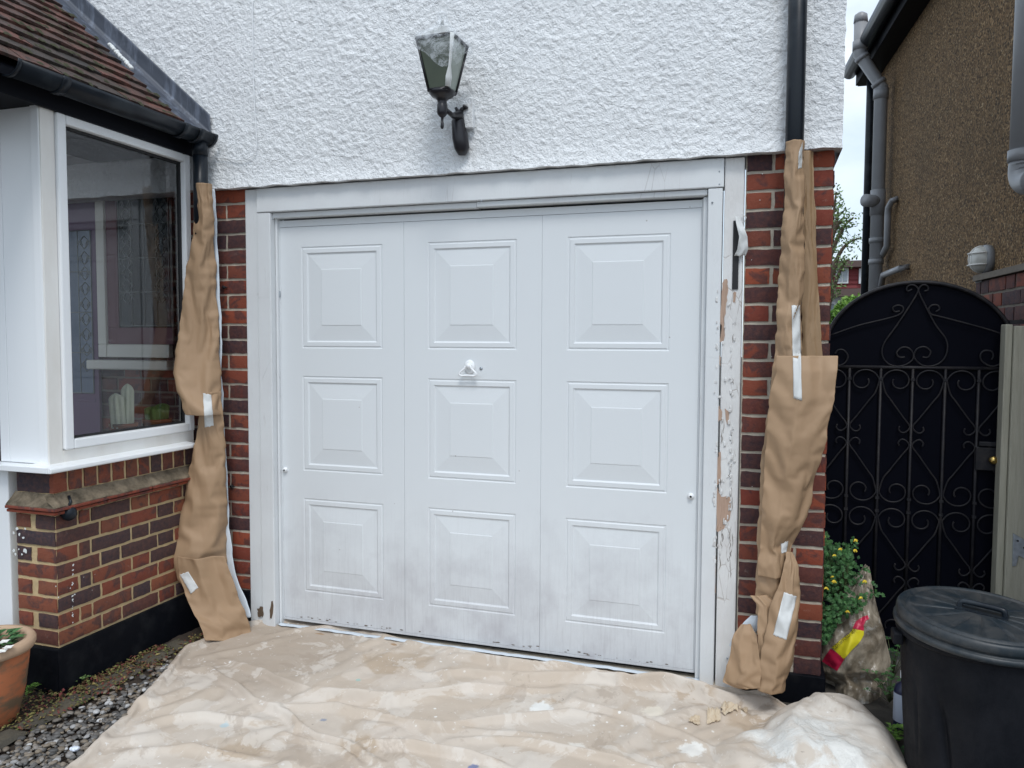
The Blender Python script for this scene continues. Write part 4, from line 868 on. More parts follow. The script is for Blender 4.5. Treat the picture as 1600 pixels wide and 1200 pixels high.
def ds(u, v):   # u left->right, v top->bottom
    a, b, c_, d = Tp[0], Tp[-1], Lp[-1], Rp[-1]
    t_ = samp(Tp, u); bt = samp(Bp, u); l_ = samp(Lp, v); r_ = samp(Rp, v)
    p = t_*(1-v)+bt*v+l_*(1-u)+r_*u-(a*(1-u)*(1-v)+b*u*(1-v)+c_*(1-u)*v+d*u*v)
    z = drape0(p.x, p.y)
    if v < .05 and u < .78: z = lerp(CZ+.008, z, min(1, (v/.05)**.6))
    if u < .02: z += .007*math.sin(u/.02*math.pi)
    if u > .93: z = lerp(z, GZ+.012, ((u-.93)/.07)**2)
    lift = max(0, 1-math.hypot(p.x+.06, p.y+.02)/.14); z += .035*lift
    return (p.x, p.y, z)
cv = [ds(a/NU, .86*b/NV) for b in range(NV+1) for a in range(NU+1)]
cf = [(b*(NU+1)+a, (b+1)*(NU+1)+a, (b+1)*(NU+1)+a+1, b*(NU+1)+a+1) for b in range(NV) for a in range(NU)]
gn, gm_ = 130, 84
gv = [(-.8+4.0*a/gn, -2.0+2.2*b/gm_, GZ+.004+lump(-.8+4.0*a/gn, -2.0+2.2*b/gm_)) for b in range(gm_+1) for a in range(gn+1)]
gf = [(b*(gn+1)+a, b*(gn+1)+a+1, (b+1)*(gn+1)+a+1, (b+1)*(gn+1)+a) for b in range(gm_) for a in range(gn)]
pins = [b*(NU+1)+a for b in range(NV+1) for a in range(NU+1) if a in (0, NU) or b in (0, NV)]
cloth = settle(cv, cf, pins, (gv, gf))
mb = MB(); vs = []
for (x, y, z) in cloth:
    L2 = min(1, lump(x, y)/.08)
    vs.append((x, y, z+(.0028+.005*L2)*facet(x*9+y*3, y*15, 3)+(.0016+.002*L2)*facet(x*21-y*5, y*30, 4)))
mb.add(vs, cf, 0, 0, True)
SB = BVHTree.FromPolygons([Vector(v) for v in vs], cf)
def hgt(x, y):
    q = SB.ray_cast(Vector((x, y, 2)), Vector((0, 0, -1))); return q[0].z if q[0] is not None else CZ
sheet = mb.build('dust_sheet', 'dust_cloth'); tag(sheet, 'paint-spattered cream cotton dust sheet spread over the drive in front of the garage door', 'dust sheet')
md = sheet.modifiers.new('sub', 'SUBSURF'); md.levels = 1; md.render_levels = 2
md = sheet.modifiers.new('sol', 'SOLIDIFY'); md.thickness = .0022; md.offset = 1
def sheet_x(y):
    return interp(sorted([(p.y, p.x) for p in Lp]), y)[0]
# torn papers lying on sheet
mb = MB()
for i, (a, b, w_, h_) in enumerate(((1140, 1108, 26, 14), (1115, 1116, 20, 10), (1160, 1104, 16, 12), (1085, 1118, 18, 6))):
    def tp(u, v):
        p = P(a+w_*(u-.5)+4*nz3(u*3, v*2, i), b+h_*(v-.5)+4*nz3(u*2, v*3, i+5), z=CZ+.03); z = hgt(p.x, p.y)+.006+.016*abs(fb(u*2, v*2, i, 1.3, 3)); return (p.x, p.y, z)
    mb.grid(tp, 12, 8, smooth=False)
m = mk('old_paper', rough=.8); m.color(m.mix(m.noise(30, 4), (.62, .54, .42, 1), (.5, .38, .25, 1)))
tag(mb.build('torn_paper', 'old_paper', solid=.0008), 'small crumpled scrap of torn paper lying on the dust sheet near the right pier', 'paper scrap')
# brown paper strip + film under the door
mb = MB()
def ps(u, v):
    x = lerp(.15, 2.06, u); yb_ = -.064-.018*math.sin(math.pi*u)-.010*fb(x, 0, 0, 3, 3); y = lerp(-.034, yb_-.04, v); return (x, y, CZ-.001+.008*v*abs(fb(x, y, 0, 6, 3))+.002*nz3(x, y, 3, 20)-(.004 if v > .6 else 0))
mb.grid(ps, 160, 8, flip=True); o_ = mb.build('masking_paper', 'kraft_paper', solid=.0008); tag(o_, 'narrow strip of brown masking paper lying along the foot of the garage door', 'paper', 'sheets of brown masking paper')
mb = MB()
def ps2(u, v):
    x = lerp(-.005, 2.07, u); y = lerp(-.022, -.046-.008*fb(x, 0, 0, 8, 3)-.004*nz3(x, 0, 0, 30), v); return (x, y, CZ+.012+.004*nz3(x, y, 3, 16)-.003*v)
mb.grid(ps2, 200, 4, flip=True); mb.build('film_edge', 'film_white', o_, solid=.0008)
# ================================================================== LANTERN
ly = -.27; lc = P(691, 110, y=ly)
lan = thing('wall_lantern', 'black wall lantern wrapped in clear plastic on the white render above the garage door', 'lantern', lc)
def hexr(r, z, ph=0, n=6, cx=0, cy_=0): return [Vector((lc.x+cx+r*math.cos(ph+2*math.pi*k/n), lc.y+cy_+r*math.sin(ph+2*math.pi*k/n), lc.z+z)) for k in range(n)]
NS = 4; PH = R(-90-45+18-20)
zb, ztp = -.088, .112; rb, rtp = .060, .112
top_ = hexr(rtp, ztp, PH, 4); bot_ = hexr(rb, zb, PH, 4)
for k in range(4):
    a, b, c_, d = bot_[k], bot_[(k+1) % 4], top_[(k+1) % 4], top_[k]; mb = MB(); cen = (a+b+c_+d)/4; ins = Vector((lc.x, lc.y, cen.z))
    q = [p.lerp(cen, .03)+(ins-cen)*.04 for p in (a, b, c_, d)]; mb.add(q, [(0, 1, 2, 3)]); mb.build('glass_pane', 'pale_glass' if k == 1 else 'lantern_glass', lan)
mb = MB()
for k in range(4): mb.tube([bot_[k], top_[k]], .0055, 6); mb.tube([bot_[k], bot_[(k+1) % 4]], .007, 6); mb.tube([top_[k], top_[(k+1) % 4]], .007, 6)
mb.lathe([(0, zb+.005), (.052, zb+.004), (.055, zb-.006), (.045, zb-.018), (.028, zb-.026), (.020, zb-.036), (.019, zb-.048), (.022, zb-.052), (.022, zb-.085), (.019, zb-.092), (.012, zb-.100), (.006, zb-.104), (.005, zb-.122), (.007, zb-.126), (.0075, zb-.142), (.004, zb-.15), (0, zb-.151)], 20, lc)
mb.build('lantern_body', 'lantern_metal', lan)
mb = MB(); ap = lc+Vector((0, 0, ztp+.075)); rr2 = hexr(rtp+.008, ztp-.002, PH, 4); rr3 = hexr(.04, ztp+.05, PH, 4)
mb.add(rr2+rr3+[ap], [(k, (k+1) % 4, 4+(k+1) % 4, 4+k) for k in range(4)]+[(4+k, 4+(k+1) % 4, 8) for k in range(4)]+[tuple(range(3, -1, -1))]); mb.tube([ap-Vector((0, 0, .01)), ap+Vector((0, 0, .03))], [.009, .004], 8); mb.build('lantern_roof', 'lantern_metal', lan)
kk = 2
bst = None
for k in range(4):
    mid = (bot_[k]+top_[k])/2; s_ = (mid-CAM).normalized().dot(RT)
    if mid.y < lc.y-.01 and (bst is None or s_ > bst[0]): bst = (s_, k)
kk = bst[1]; outv = (bot_[kk]-Vector((lc.x, lc.y, bot_[kk].z))).normalized()
mb.tube([bot_[kk].lerp(top_[kk], t)+outv*.006 for t in (.02, .2, .4, .7, 1.0)], [.012, .014, .006, .007, .010], 6, flat=.5); mb.build('putty_run', 'white_putty', lan)
# plastic wrap over the roof
mb = MB()
def wrap(u, v):
    a = 2*math.pi*u; k = v
    side = math.cos(a-R(200))
    rr = interp([(0, .0), (.06, .018), (.2, .024), (.32, .05), (.52, .108), (.62, .124), (.8, .122), (1, .112)], k)[0]
    zz = interp([(0, ztp+.125), (.06, ztp+.12), (.2, ztp+.08), (.32, ztp+.055), (.52, ztp+.012), (.62, ztp-.008), (.8, ztp-.045), (1, ztp-.085)], k)[0]
    aa = (a-PH) % (math.pi/2)-math.pi/4; sq = .76/max(.72, math.cos(aa)) if k > .3 else 1
    rr *= lerp(1, sq*1.0, min(1, k*1.6))*(1+.07*fb(math.cos(a)*1.5, math.sin(a)*1.5, k*2, 1.6, 3, 4)); zz += .012*noise.noise((math.cos(a)*2, math.sin(a)*2, k))*k+(.045*math.sin(a*2+.6)*k**3)
    return (lc.x+rr*math.cos(a)+.006*k, lc.y+rr*math.sin(a), lc.z+zz)
mb.grid(wrap, 72, 40); mb.build('plastic_cover', 'plastic_wrap', lan)
# bracket arm and back plate
mb = MB(); jn = lc+Vector((0, 0, zb-.068)); bp = P(722, 210, y=-.108); tp_ = P(718, 180, y=-.135)
mb.tube([jn+Vector((.01, .0, 0)), jn+Vector((.03, .02, -.018)), jn.lerp(tp_, .6)+Vector((0, 0, -.012)), tp_], [.009, .010, .012, .020], 10)
mb.tube([tp_+Vector((.0, -.0, 0)), tp_+Vector((.008, .012, .03)), P(729, 168, y=-.125), P(724, 165, y=-.14)], [.014, .009, .008, .006], 8)
mb.tube([tp_, P(712, 168, y=-.14)], [.012, .006], 8)
mb.tube([P(718, 178, y=-.125), P(716, 190, y=-.125), P(719, 215, y=-.12), P(722, 232, y=-.115), P(722, 243, y=-.11)], [.018, .030, .036, .034, .016], 14, flat=.8)
mb.build('bracket', 'lantern_metal', lan)
mb = MB(); a = P(726, 163, y=-.105); b = P(740, 200, y=-.105); mb.box((a.x-.02, -.118, b.z), (b.x, -.09, a.z)); mb.build('back_plate', 'white_render', lan, bevel=.003)
# ================================================================== LEFT: pot, gravel, leaves, cacti
pc = P(-24, 1128, z=GZ+.01); pc.z = GZ+.008
pot = thing('plant_pot', 'large terracotta pot with pale rim at the porch wall corner', 'plant pot', pc)
mb = MB(); mb.lathe([(0, 0), (.098, 0), (.108, .01), (.135, .12), (.150, .24), (.152, .27)], 48, pc); mb.build('pot_body', 'terracotta', pot)
mb = MB(); mb.lathe([(.152, .268), (.166, .272), (.172, .285), (.172, .30), (.165, .31), (.145, .312), (.138, .30), (.136, .22)], 48, pc); mb.build('rim', 'terracotta_pale', pot)
mb = MB(); mb.grid(lambda u, v: (pc.x+.137*(2*u-1)*math.sqrt(max(0, 1-(2*v-1)**2/2)), pc.y+.137*(2*v-1)*math.sqrt(max(0, 1-(2*u-1)**2/2)), pc.z+.255+.008*fb(u, v, 0, 8, 3)), 20, 20); mb.build('soil', 'soil', pot)
def leaf(mb, c_, d, n_, l_, w_, rv=0., curl=.2):
    d = d.normalized(); s_ = d.cross(n_); s_ = s_.normalized() if s_.length > 1e-5 else Vector((1, 0, 0)); n_ = s_.cross(d)
    vs = [c_, c_+d*l_*.45+s_*w_*.5+n_*l_*curl*.3, c_+d*l_-n_*l_*curl, c_+d*l_*.45-s_*w_*.5+n_*l_*curl*.3, c_+d*l_*.5-n_*l_*.02]
    mb.add(vs, [(0, 1, 4), (1, 2, 4), (2, 3, 4), (3, 0, 4)], rv, 0, False)
def rv3(): 
    while True:
        v = Vector((rnd.uniform(-1, 1), rnd.uniform(-1, 1), rnd.uniform(-1, 1)))
        if .05 < v.length < 1: return v.normalized()
fl = thing('flowering_plant', 'low leafy plant with white flowers in the terracotta pot', 'plant', pc+Vector((0, 0, .26)))
mb = MB()
for i in range(90):
    a = rnd.random()*6.28; r_ = rnd.random()**.5*.10; c_ = pc+Vector((r_*math.cos(a), r_*math.sin(a), .265+rnd.random()*.05)); d = (Vector((math.cos(a), math.sin(a), rnd.uniform(.1, .9)))); leaf(mb, c_, d, Vector((0, 0, 1)), rnd.uniform(.03, .055), .028, rnd.random())
mb.build('foliage', 'leaf_green', fl)
fx = [P(10, 1032, pl=(pc+Vector((.08, 0, 0)), Vector((0, 1, 0)))), P(14, 1043, pl=(pc+Vector((.08, 0, 0)), Vector((0, 1, 0)))), P(2, 1000, pl=(pc, Vector((0, 1, 0)))), P(4, 1010, pl=(pc, Vector((0, 1, 0))))]
fx = [P(7, 1003, y=pc.y-.02), P(13, 1012, y=pc.y-.03), P(4, 1018, y=pc.y-.05), pc+Vector((.0, -.08, .32)), pc+Vector((-.06, -.02, .33))]
for p in fx:
    mb = MB()
    for k in range(5): a = k*1.2566; leaf(mb, p, Vector((math.cos(a), math.sin(a)-.3, .25)), Vector((0, 0, 1)), .020, .02, rnd.random(), .1)
    mb.build('flower', 'petal_white', fl)
# gravel
mb = MB(); ico = None
import bmesh
bm = bmesh.new(); bmesh.ops.create_icosphere(bm, subdivisions=2, radius=1); IV = [v.co.copy() for v in bm.verts]; IF = [tuple(v.index for v in f.verts) for f in bm.faces]; bm.free()
def stone(mb, c_, r_, rv, seed):
    sx, sy_, sz = r_*rnd.uniform(.8, 1.35), r_*rnd.uniform(.7, 1.1), r_*rnd.uniform(.4, .7); q = Matrix.Rotation(rnd.random()*6.28, 3, 'Z') @ Matrix.Rotation(rnd.uniform(-.4, .4), 3, 'X')
    mb.add([c_+q@Vector((v.x*sx, v.y*sy_, v.z*sz))*(1+.25*noise.noise(v*1.3+Vector((seed, 0, 0)))) for v in IV], IF, rv, 0, True)
cnt = 0
for i in range(9000):
    px, py = rnd.uniform(-20, 400), rnd.uniform(985, 1215); p = P(px, py, z=GZ+.01)
    # right of the edging, left of the sheet
    lf_ = (p-e0).dot(-pn); 
    edge = interp([(985, 345), (1018, 286), (1072, 240), (1120, 195), (1165, 150), (1205, 105), (1215, 95)], py)[0]
    if lf_ < .05+.03*rnd.random() or px > edge+6: continue
    dens = .75 if lf_ > .12 else .3
    if py < 1045: dens *= max(.06, (py-990)/60)
    if rnd.random() > dens or cnt > 850: continue
    rv = rnd.betavariate(1.6, 1.8) if lf_ > .07 else rnd.random()*.4
    stone(mb, Vector((p.x, p.y, GZ+.012+rnd.random()*.012)), rnd.uniform(.005, .0135), rv, i); cnt += 1
tag(mb.build('gravel', 'pebbles'), 'grey and cream pebbles scattered beside the dust sheet', 'gravel', kind='stuff')
mb = MB(); p = P(120, 1168, z=GZ+.03)
for k in range(5): stone(mb, p+Vector((rnd.uniform(-.012, .012), rnd.uniform(-.012, .012), rnd.uniform(-.003, .006))), .011, .9, k+40)
m = mk('foil', rough=.4, col=(.7, .76, .86, 1)); tag(mb.build('crumpled_wrapper', 'foil'), 'pale crumpled wrapper among the pebbles at the sheet edge', 'litter')
mb = MB()
for i in range(2600):
    t = rnd.random(); y = lerp(-1.25, -.1, t); x = XB+.03+abs(rnd.gauss(0, .085)) + (.05+.10*rnd.random() if y > -.45 else 0); 
    if y < YF: x = XB-.15+rnd.random()*.33
    if x > sheet_x(y)-.012: continue
    c_ = Vector((x, y, GZ+.012+rnd.random()*.02)); d = rv3(); d.z = rnd.uniform(-.1, .9 if rnd.random() < .3 else .2); leaf(mb, c_, d, Vector((rnd.uniform(-.5, .5), rnd.uniform(-.5, .5), 1)), rnd.uniform(.010, .024), rnd.uniform(.006, .013), rnd.random(), .3)
tag(mb.build('leaf_litter', 'dead_leaf'), 'red and brown fallen leaves and seedlings along the black plinth', 'leaves', kind='stuff')
def weed(label, p, n, size, mat='leaf_fresh', spread=.04, hgt_=.05, flowers=0):
    t = thing('weed', label, 'weed', p); mb = MB(); ms = MB()
    for i in range(n):
        a = rnd.random()*6.28; r_ = rnd.random()*spread; tp2 = p+Vector((r_*math.cos(a), r_*math.sin(a), hgt_*rnd.uniform(.3, 1))); ms.tube([p, p.lerp(tp2, .5)+Vector((0, 0, .01)), tp2], .0012, 4)
        for k in range(3): leaf(mb, tp2, Vector((math.cos(a+k*2.1), math.sin(a+k*2.1), .3)), Vector((0, 0, 1)), size*rnd.uniform(.7, 1.2), size*.7, rnd.random())
    mb.build('foliage', mat, t); ms.build('stem', 'stem', t)
weed('tiny green seedling by the terracotta pot at the plinth corner', P(48, 1085, z=GZ+.01), 8, .018, spread=.03, hgt_=.04)
weed('small yellowing seedling growing against the black plinth above the pebbles', P(128, 1070, z=GZ+.01), 8, .016, 'leaf_tree', .04, .04)
weed('wispy dry seedling climbing the black plinth near the masking paper', P(225, 1010, z=GZ+.01), 12, .014, 'dead_leaf', .06, .12)
# cacti on the window board
mb = MB(); mb.box((XW-.20, gy0-.1, .925), (XW-.052, -.13, .945)); mb.build('window_board', 'interior_wall', house)
k = P(193, 665, x=XW-.12); 
cac = thing('cactus', 'pale columnar cactus with two stems behind the porch window', 'cactus', (k.x, k.y, .945))
mb = MB()
def ribbed(mb, c_, h, r_, lean=0):
    def fn(u, v):
        a = 2*math.pi*u; rr = r_*(1+.16*math.cos(a*7))*(math.sin(min(1, (1-v)*5+.02)*math.pi/2)**.6); return (c_.x+rr*math.cos(a), c_.y+rr*math.sin(a)+lean*v, c_.z+h*v)
    mb.grid(fn, 56, 20)
ribbed(mb, Vector((k.x, k.y-.03, .99)), .16, .028, -.012); ribbed(mb, Vector((k.x, k.y+.022, .99)), .20, .025, .006); mb.build('stem', 'cactus_pale', cac)
mb = MB(); mb.lathe([(0, 0), (.045, 0), (.058, .05), (.062, .05), (.062, .065), (.054, .065), (.05, .05), (0, .05)], 24, (k.x, k.y, .945)); mb.build('pot', 'terracotta', cac)
k = P(245, 648, x=XW-.10)
cac = thing('cactus', 'round green cactus in a small terracotta pot behind the porch window', 'cactus', (k.x, k.y, .945))
mb = MB(); ribbed(mb, Vector((k.x, k.y-.018, 1.0)), .075, .035, -.008); ribbed(mb, Vector((k.x, k.y+.025, 1.0)), .085, .03, .012); ribbed(mb, Vector((k.x-.02, k.y+.0, 1.0)), .06, .03); mb.build('stem', 'cactus_green', cac)
mb = MB(); mb.lathe([(0, 0), (.045, 0), (.060, .05), (.066, .05), (.066, .068), (.056, .068), (.05, .055), (0, .055)], 24, (k.x, k.y, .945)); mb.build('pot', 'terracotta', cac)
# ================================================================== RIGHT: gate
GY = .5
gate = thing('iron_gate', 'arched black wrought-iron gate backed with dark sheet between the pier and neighbour wall', 'gate', (2.92, GY, GZ))
gxc, ga, gz0_, gbh = 2.913, .372, 1.37, .292; gl, grt = 2.541, 3.285
arch = [(gxc+ga*math.cos(t), gz0_+gbh*math.sin(t)) for t in [math.pi*i/40 for i in range(41)]]
mb = MB(); mb.poly([(x, GY+.012, z) for x, z in arch]+[(gl, GY+.012, .0), (grt, GY+.012, .0)], (0, .004, 0)); mb.build('backing_sheet', 'gate_sheet', gate)
mb = MB(); mb.tube([(grt, GY, 0)]+[(x, GY, z) for x, z in arch]+[(gl, GY, 0)], .009, 8); mb.tube([(gl, GY, 1.287), (grt, GY, 1.287)], .008, 8); mb.tube([(gl, GY, .06), (grt, GY, .06)], .008, 8); mb.build('gate_frame', 'iron', gate)
bx_ = [2.644+.1285*k for k in range(5)]
for x in bx_:
    mb = MB(); mb.tube([(x, GY, .06), (x, GY, 1.287)], .0065, 8)
    for z in (1.235, .70, .64): mb.box((x-.008, GY-.008, z-.006), (x+.008, GY+.008, z+.006))
    mb.build('bar', 'iron', gate)
def spiral(cx, cz, r0, r1, a0, turns, n=26, y=GY-.004): return [(cx+lerp(r0, r1, i/n)*math.cos(a0+turns*2*math.pi*i/n), y, cz+lerp(r0, r1, i/n)*math.sin(a0+turns*2*math.pi*i/n)) for i in range(n+1)]
def heart(mb, xc, ztop, zbot, up=1):
    """scroll pair: wide end at ztop, joined at zbot"""
    for s_ in (-1, 1):
        W2 = .122; h = ztop-zbot
        pts = []
        sgn = 1 if h > 0 else -1
        H = abs(h)
        # small curl at the narrow end
        cz_ = zbot-sgn*.006
        for i in range(13): a = R(200)-i/12*R(250); pts.append((xc+s_*(.030+.019*math.cos(a)*(1-.25*(1-i/12))), zbot+sgn*(.002+.017*math.sin(a)*(-1))))
        pts = pts[::-1]
        pts = [(xc+s_*.046, zbot+sgn*.006), (xc+s_*.050, zbot-sgn*.008), (xc+s_*.038, zbot-sgn*.022), (xc+s_*.020, zbot-sgn*.018), (xc+s_*.006, zbot+sgn*.006)]
        pts += [(xc+s_*(.006+(W2-.012)*t), zbot+sgn*(.006+(H*.60)*t)) for t in (.25, .5, .75, .92)]
        # big return curve
        cx_, cz_, rr = xc+s_*(W2*.52), ztop-sgn*.060, W2*.50
        for i in range(1, 26):
            t = i/25; a = R(-15)+t*R(395); r_ = lerp(rr, .026, t**.9)
            xx = cx_+s_*r_*math.cos(a)*(1.0); zz = cz_+sgn*r_*math.sin(a)*.95-(sgn*.0)
            # shift centre toward the bar as the spiral closes
            xx -= s_*.012*t; pts.append((xx, zz))
        # smooth by Catmull-Rom
        sm = []
        for i in range(len(pts)-1):
            p0 = pts[max(0, i-1)]; p1 = pts[i]; p2 = pts[i+1]; p3 = pts[min(len(pts)-1, i+2)]
            for t in (0, .34, .67): sm.append(tuple(.5*((2*p1[k])+(-p0[k]+p2[k])*t+(2*p0[k]-5*p1[k]+4*p2[k]-p3[k])*t*t+(-p0[k]+3*p1[k]-3*p2[k]+p3[k])*t**3) for k in (0, 1)))
        sm.append(pts[-1]); sm = [(max(gl, min(grt, a_)), b_) for a_, b_ in sm]
        mb.tube([(a_, GY-.004, b_) for a_, b_ in sm], .0036, 6)
for x in bx_[0::2]:
    for (a, b) in ((1.287, 1.02), (.672, .945), (.665, .40), (.055, .325)):
        mb = MB(); heart(mb, x, a, b); mb.build('scroll', 'iron', gate)
def gpts(l, y=GY-.004): return [P(a, b, y=y) for a, b in l]
def cat(pts, k=4):
    out = []
    for i in range(len(pts)-1):
        p0, p1, p2, p3 = pts[max(0, i-1)], pts[i], pts[i+1], pts[min(len(pts)-1, i+2)]
        for j in range(k): t = j/k; out.append(.5*((2*p1)+(p2-p0)*t+(2*p0-5*p1+4*p2-p3)*t*t+(3*p1-p0-3*p2+p3)*t**3))
    return out+[pts[-1]]
for l in ([(1425, 452), (1418, 455), (1417, 449), (1424, 445), (1432, 448), (1434, 456), (1420, 480), (1400, 510), (1382, 535), (1378, 552), (1384, 565), (1397, 572), (1412, 571), (1425, 563), (1427, 553), (1420, 544), (1409, 543), (1401, 551), (1405, 558), (1414, 558)],
          [(1444, 455), (1450, 453), (1449, 447), (1443, 445), (1437, 449), (1436, 457), (1447, 480), (1462, 508), (1478, 530), (1480, 548), (1473, 563), (1460, 571), (1445, 572), (1433, 565), (1428, 555), (1433, 545), (1445, 542), (1454, 549), (1450, 558), (1441, 558)],
          [(1297, 524), (1340, 509), (1385, 498), (1404, 492), (1411, 485), (1410, 479), (1402, 477), (1395, 481), (1398, 487), (1406, 486)], [(1576, 530), (1560, 520), (1520, 508), (1470, 495), (1455, 491), (1451, 483), (1456, 477), (1465, 477), (1468, 483), (1462, 487)],
          [(1576, 540), (1572, 560), (1560, 570), (1547, 572), (1534, 564), (1532, 554), (1538, 548), (1549, 549), (1552, 556), (1549, 562)], [(1296, 560), (1303, 568), (1312, 571), (1321, 566), (1325, 556), (1318, 547), (1309, 547), (1305, 553)]):
    mb = MB(); mb.tube(cat(gpts(l)), .0036, 6); mb.build('scroll', 'iron', gate)
mb = MB(); k = P(1552, 719, y=GY-.04); mb.lathe([(0, 0), (.010, 0), (.012, .006), (.022, .014), (.024, .022), (.016, .032), (0, .034)], 18)
for i in range(len(mb.v)): x, y, z = mb.v[i]; mb.v[i] = (k.x+x*.75, k.y+.02-z, k.z+y*.75)
mb.build('knob', 'brass', gate)
mb = MB(); mb.box((k.x-.06, GY-.014, k.z-.05), (k.x+.045, GY-.002, k.z+.05)); mb.box((k.x-.05, GY-.02, k.z+.055), (k.x+.03, GY-.002, k.z+.075)); mb.build('lock_box', 'iron', gate, bevel=.003)
# timber post + boards
tpx = 3.262
mb = MB(); pp = P(1584, 493, y=.42)
mb.box((3.225, .40, GZ-.05), (3.252, .47, 1.475)); mb.box((3.2535, .385, GZ-.05), (3.40, .42, 1.468)); po = mb.build('gate_post', 'weathered_timber', bevel=.004); tag(po, 'pale weathered timber gate post beside the black gate and dustbin', 'post')
mb = MB(); k0_ = [P(a, b, y=.378) for a, b in ((1583, 833), (1612, 850), (1612, 880), (1592, 868), (1588, 884), (1582, 885))]; mb.poly(k0_[::-1], (0, .004, 0)); mb.build('bracket', 'galvanised', po, bevel=.001)
mb = MB(); 
for a, b in ((1590, 845), (1600, 856)): p = P(a, b, y=.377); mb.tube([p, p-Vector((0, .004, 0))], .004, 8)
mb.build('screw', 'gasket', po)
mb = MB(); mb.box((3.24, .40, 1.476), (3.40, .43, 1.492)); mb.build('hinge_strap', 'iron', po)
# ================================================================== NEIGHBOUR
D = Vector((-.068, .998, 0)).normalized(); A0 = Vector((3.47, 0, 0)); NN = Vector((-D.y, D.x, 0))   # normal facing our side (-x)
PLN = (A0, NN)
fc = P(1367, 440, pl=PLN); ev = P(1367, 130, pl=PLN); tFar = (fc-A0).dot(D); ze = ev.z
nb = thing('neighbouring_house', 'brown pebbledashed house with black eaves and grey soil pipe beyond the iron gate', 'house', A0)
mb = MB(); q0 = A0+D*-.6; q1 = A0+D*tFar
mb.poly([q0, q1, q1+Vector((0, 0, ze)), q0+Vector((0, 0, ze))][::-1], Vector((6, .4, 0))); mb.build('pebbledash_wall', 'pebbledash', nb)
# eaves: soffit + fascia + gutter + roof
ov = .13; zs = ze
o1 = P(1325, 125, z=ze+.02); 
mb = MB(); s0 = A0+D*-.6; s1 = A0+D*(tFar+.28); mb.poly([s0, s1, s1+NN*ov, s0+NN*ov], (0, 0, .03)); mb.build('soffit', 'soffit_black', nb)
mb = MB(); mb.poly([s0+NN*ov, s1+NN*ov, s1+NN*(ov+.02), s0+NN*(ov+.02)], (0, 0, .2)); e_ = s1; mb.poly([e_+D*.002, e_+D*.022, e_+D*.022+NN*ov, e_+D*.002+NN*ov], (0, 0, .2)); mb.build('fascia', 'soffit_black', nb)
mb = MB(); gq = [s0+NN*(ov+.075)+Vector((0, 0, ze*1+.12)), s1+NN*(ov+.075)+Vector((0, 0, ze+.12))]
for ob_ in nb.children: pass
mb.tube(gq, .06, 14); mb.build('gutter', 'black_plastic', nb)
# lift soffit and fascia to the eaves level
for ob_ in C.objects:
    if ob_.parent == nb and ob_.name.startswith(('soffit', 'fascia')): ob_.location.z += ze
mb = MB(); a = s0+NN*(ov+.1)+Vector((0, 0, ze+.16)); b = s1+NN*(ov+.1)+Vector((0, 0, ze+.16)); mb.poly([a, b, b-NN*4-D*2.5+Vector((0, 0, 2.6)), a-NN*4+Vector((0, 0, 2.6))], (0, 0, .04)); mb.build('roof', 'far_roof', nb)
# downpipe, soil pipe, wastes
def onw(px, py, off): return P(px, py, pl=(A0+NN*off, NN))
mb = MB(); a = onw(1361, 138, .06); t0 = (a-A0).dot(D); bs = A0+D*t0+NN*.06
mb.tube([Vector((bs.x, bs.y, 0)), Vector((bs.x, bs.y, ze-.25)), Vector((bs.x, bs.y, ze+.02))], .036, 12)
for z in (2.6, 3.9): mb.tube([Vector((bs.x, bs.y, z)), Vector((bs.x, bs.y, z+.05))], .044, 12); mb.tube([Vector((bs.x, bs.y, z+.02)), Vector((bs.x, bs.y, z+.02))-NN*.08], .012, 6)
mb.build('rainwater_pipe', 'black_plastic', nb)
mb = MB(); a = onw(1377, 135, .09); ts = (a-A0).dot(D); bs = A0+D*ts+NN*.09; zk = a.z
k1_ = onw(1343, 82, .55); base_up = bs+NN*.165
kk_ = Vector((base_up.x, base_up.y, 0)); 
def pz(px, py, base): return base.z
zb1 = P(1340, 85, pl=(base_up, Vector((0, 1, 0)))).z; zb2 = P(1340, 36, pl=(base_up, Vector((0, 1, 0)))).z
mb.tube([Vector((bs.x, bs.y, 0)), Vector((bs.x, bs.y, zk)), Vector((kk_.x, kk_.y, zb1)), Vector((kk_.x, kk_.y, zb2))], .050, 18)
for (p_, q_) in ((Vector((bs.x, bs.y, zk-.10)), Vector((bs.x, bs.y, zk-.02))), (Vector((bs.x, bs.y, zk)).lerp(Vector((kk_.x, kk_.y, zb1)), .06), Vector((bs.x, bs.y, zk)).lerp(Vector((kk_.x, kk_.y, zb1)), .16)), (Vector((bs.x, bs.y, zk)).lerp(Vector((kk_.x, kk_.y, zb1)), .84), Vector((bs.x, bs.y, zk)).lerp(Vector((kk_.x, kk_.y, zb1)), .94)), (Vector((kk_.x, kk_.y, zb1+.03)), Vector((kk_.x, kk_.y, zb1+.1))), (Vector((bs.x, bs.y, 2.42)), Vector((bs.x, bs.y, 2.62))), (Vector((bs.x, bs.y, 2.20)), Vector((bs.x, bs.y, 2.24))), (Vector((bs.x, bs.y, 2.03)), Vector((bs.x, bs.y, 2.07)))): mb.tube([p_, q_], .057, 18)
mb.tube([Vector((kk_.x, kk_.y, zb2)), Vector((kk_.x, kk_.y, zb2+.06)), Vector((kk_.x, kk_.y, zb2+.08))], [.054, .048, .02], 14)
mb.tube([Vector((bs.x, bs.y, 2.53)), Vector((bs.x, bs.y, 2.53))+NN*.11-D*.08], .05, 14)
soil = mb.build('soil_pipe', 'grey_pvc', nb)
